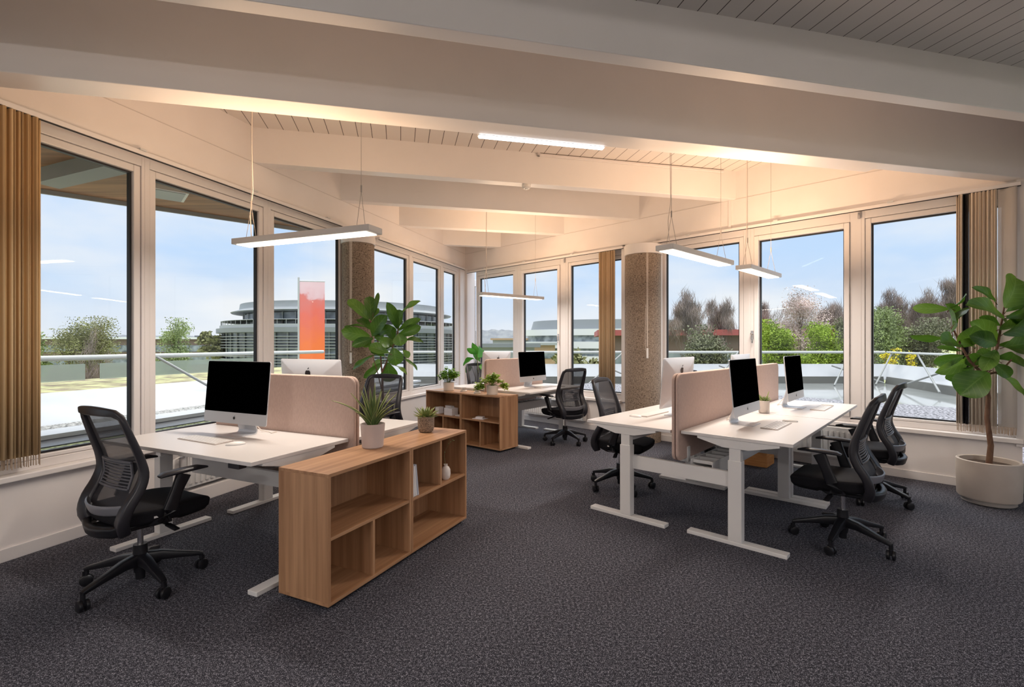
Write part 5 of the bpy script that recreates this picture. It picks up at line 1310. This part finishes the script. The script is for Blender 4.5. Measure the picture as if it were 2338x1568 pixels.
def tree(label, x, y, z0, h, crown, m_, nleaf, ls, seed, bare=False, group=None, cr_z=.62, name='tree', flat=.75, trunk=True):
    """branching trunk with a leafy or twiggy crown"""
    random.seed(seed); t = thing(name, label, 'tree' if name == 'tree' else 'shrub', (x, y, z0), 0, group)
    br_ = MB(); ends = []
    def grow(p, d, l, r_, depth):
        q = p + d * l; br_.tube([p, (p + q) / 2 + Vector([random.uniform(-.04, .04) * l for _ in range(3)]), q], [r_, r_ * .85, r_ * .7], 4 if depth < 3 else 3, False)
        ends.append((q, depth))
        if depth <= 0: return
        for _ in range(3 if depth > 1 else 4):
            nd_ = (d + Vector((random.uniform(-.75, .75), random.uniform(-.75, .75), random.uniform(-.10, .5)))).normalized(); grow(q, nd_, l * random.uniform(.6, .85), r_ * .62, depth - 1)
    grow(Vector((0, 0, 0)), Vector((0, 0, 1)), h * .30, h * .016 + .02, 5 if bare else 3)
    sx_ = 1.0; mxz = max(e_[0].z for e_ in ends); k = h / mxz; kr = crown / max(.1, max(math.hypot(e_[0].x, e_[0].y) for e_ in ends))
    br_.v = [Vector((v.x * kr, v.y * kr, v.z * k)) for v in br_.v]; br_.build('trunk', tree_bark, t)
    lm = MB(); blobs = [(Vector((e_[0].x * kr, e_[0].y * kr, e_[0].z * k))) for e_ in ends if e_[1] <= 1]
    for i in range(nleaf):
        c = random.choice(blobs); s_ = crown * (.10 if bare else .26)
        g3 = [max(-1.5, min(1.5, random.gauss(0, 1))) * s_ for _ in range(3)]; p = c + Vector((g3[0], g3[1], g3[2] * .8))
        a = Vector((random.uniform(-1, 1), random.uniform(-1, 1), random.uniform(-1, 1))).normalized(); b = a.cross(Vector((random.uniform(-1, 1), random.uniform(-1, 1), random.uniform(-1, 1)))).normalized()
        l = ls * random.uniform(.6, 1.3)
        if bare:
            a = Vector((random.gauss(0, .45), random.gauss(0, .45), 1)).normalized(); p.z += l * .5
            lm.add([p - a * l * 2.6, p + Vector((l * .13, 0, 0)), p + a * l * 2.6], [(0, 1, 2)])
        else: lm.add([p - a * l, p - b * l * .6, p + a * l, p + b * l * .6], [(0, 1, 2, 3)])
    lm.build('crown', m_, t); return t
TG = 'trees beyond the terrace'
def tr_at(px, ytop, Y, half_px, m_, n, ls, seed, label, bare=False, z0=-8, **k):
    zt = EYE - (ytop - HY) / F_PX * Y; return tree(label, (px - CX) / F_PX * Y, Y, z0, zt - z0, half_px / F_PX * Y, m_, n, ls, seed, bare, TG, **k)
tr_at(205, 738, 30, 55, fo_olive, 16000, .05, 1, 'olive-green tree outside the leftmost window')
tr_at(85, 762, 46, 30, fo_pale, 4000, .13, 2, 'small pale green tree at the left edge of the leftmost window')
tr_at(222, 748, 17, 38, fo_brown, 900, .10, 3, 'thin bare tree with pale branches in front of the olive tree', True)
tr_at(395, 738, 28, 42, fo_pale, 16000, .05, 4, 'yellow-green willow outside the second left window')
tr_at(482, 765, 60, 22, fo_olive, 1200, .3, 5, 'small green tree just left of the round building')
tr_at(1570, 672, 34, 52, fo_brown, 5000, .16, 6, 'bare grey tree left of the reddish building', True)
tr_at(1645, 690, 38, 50, fo_brown, 5000, .17, 7, 'bare tree rising behind the red roof edge', True)
tr_at(1720, 700, 40, 40, fo_brown, 3500, .17, 8, 'bare tree behind the window mullion on the right', True)
tr_at(1805, 676, 26, 62, fo_blossom, 20000, .034, 9, 'white blossoming tree in the middle right window')
tr_at(1900, 700, 40, 50, fo_brown, 4200, .18, 10, 'brown bare tree right of the blossoming tree', True)
tr_at(1768, 745, 21, 50, fo_green, 20000, .042, 11, 'bright green bush under the blossoming tree', name='bush')
tr_at(1860, 752, 20, 50, fo_green, 20000, .042, 12, 'bright green bush at the right of the middle window', name='bush')
tr_at(2020, 668, 40, 48, fo_brown, 7500, .17, 13, 'bare brown tree at the left of the rightmost window', True)
tr_at(2090, 672, 38, 50, fo_brown, 7500, .17, 14, 'bare brown tree in the centre of the rightmost window', True)
tr_at(2165, 645, 34, 55, fo_brown, 7500, .15, 15, 'tallest bare tree beside the pale curtain', True)
tr_at(2010, 722, 26, 62, fo_pale, 20000, .048, 16, 'round pale green tree in the rightmost window', name='bush')
tr_at(2110, 745, 26, 60, fo_dark, 18000, .05, 17, 'dark green and brown shrubbery behind the right railing', name='bush')
tr_at(1940, 735, 24, 40, fo_dark, 10000, .06, 18, 'dull green shrub behind the mullion on the right', name='bush')
tr_at(1600, 765, 24, 70, fo_dark, 12000, .06, 19, 'dark shrub in front of the reddish building', name='bush')
tr_at(2030, 797, 16.5, 17, fo_yellow, 420, .035, 20, 'yellow flowering shrub behind the right railing', z0=-1.2, name='bush')
tr_at(2080, 803, 16.8, 13, fo_yellow, 240, .035, 21, 'smaller yellow flowering shrub beside the first', z0=-1.2, name='bush')
tr_at(2220, 690, 30, 60, fo_brown, 3500, .15, 22, 'bare tree hidden behind the right curtain', True)
tr_at(1160, 800, 60, 40, fo_olive, 1500, .3, 23, 'low green bush below the far left window of the right wall', name='bush')
tr_at(1330, 815, 50, 60, fo_olive, 2500, .3, 24, 'green hedge in front of the white banded building', name='bush')
for i, (px, yt, Y, hp, m_) in enumerate(((1590, 735, 60, 90, fo_dark), (1780, 722, 62, 90, fo_brown), (1960, 700, 60, 80, fo_brown), (2120, 700, 58, 90, fo_brown))):
    tr_at(px, yt, Y, hp, m_, 9000, .24, 40 + i, ['dark distant thicket behind the red-edged building', 'distant brown thicket behind the blossoming tree', 'distant brown thicket behind the right mullion', 'distant brown thicket in the rightmost window'][i], bare=True, name='bush')
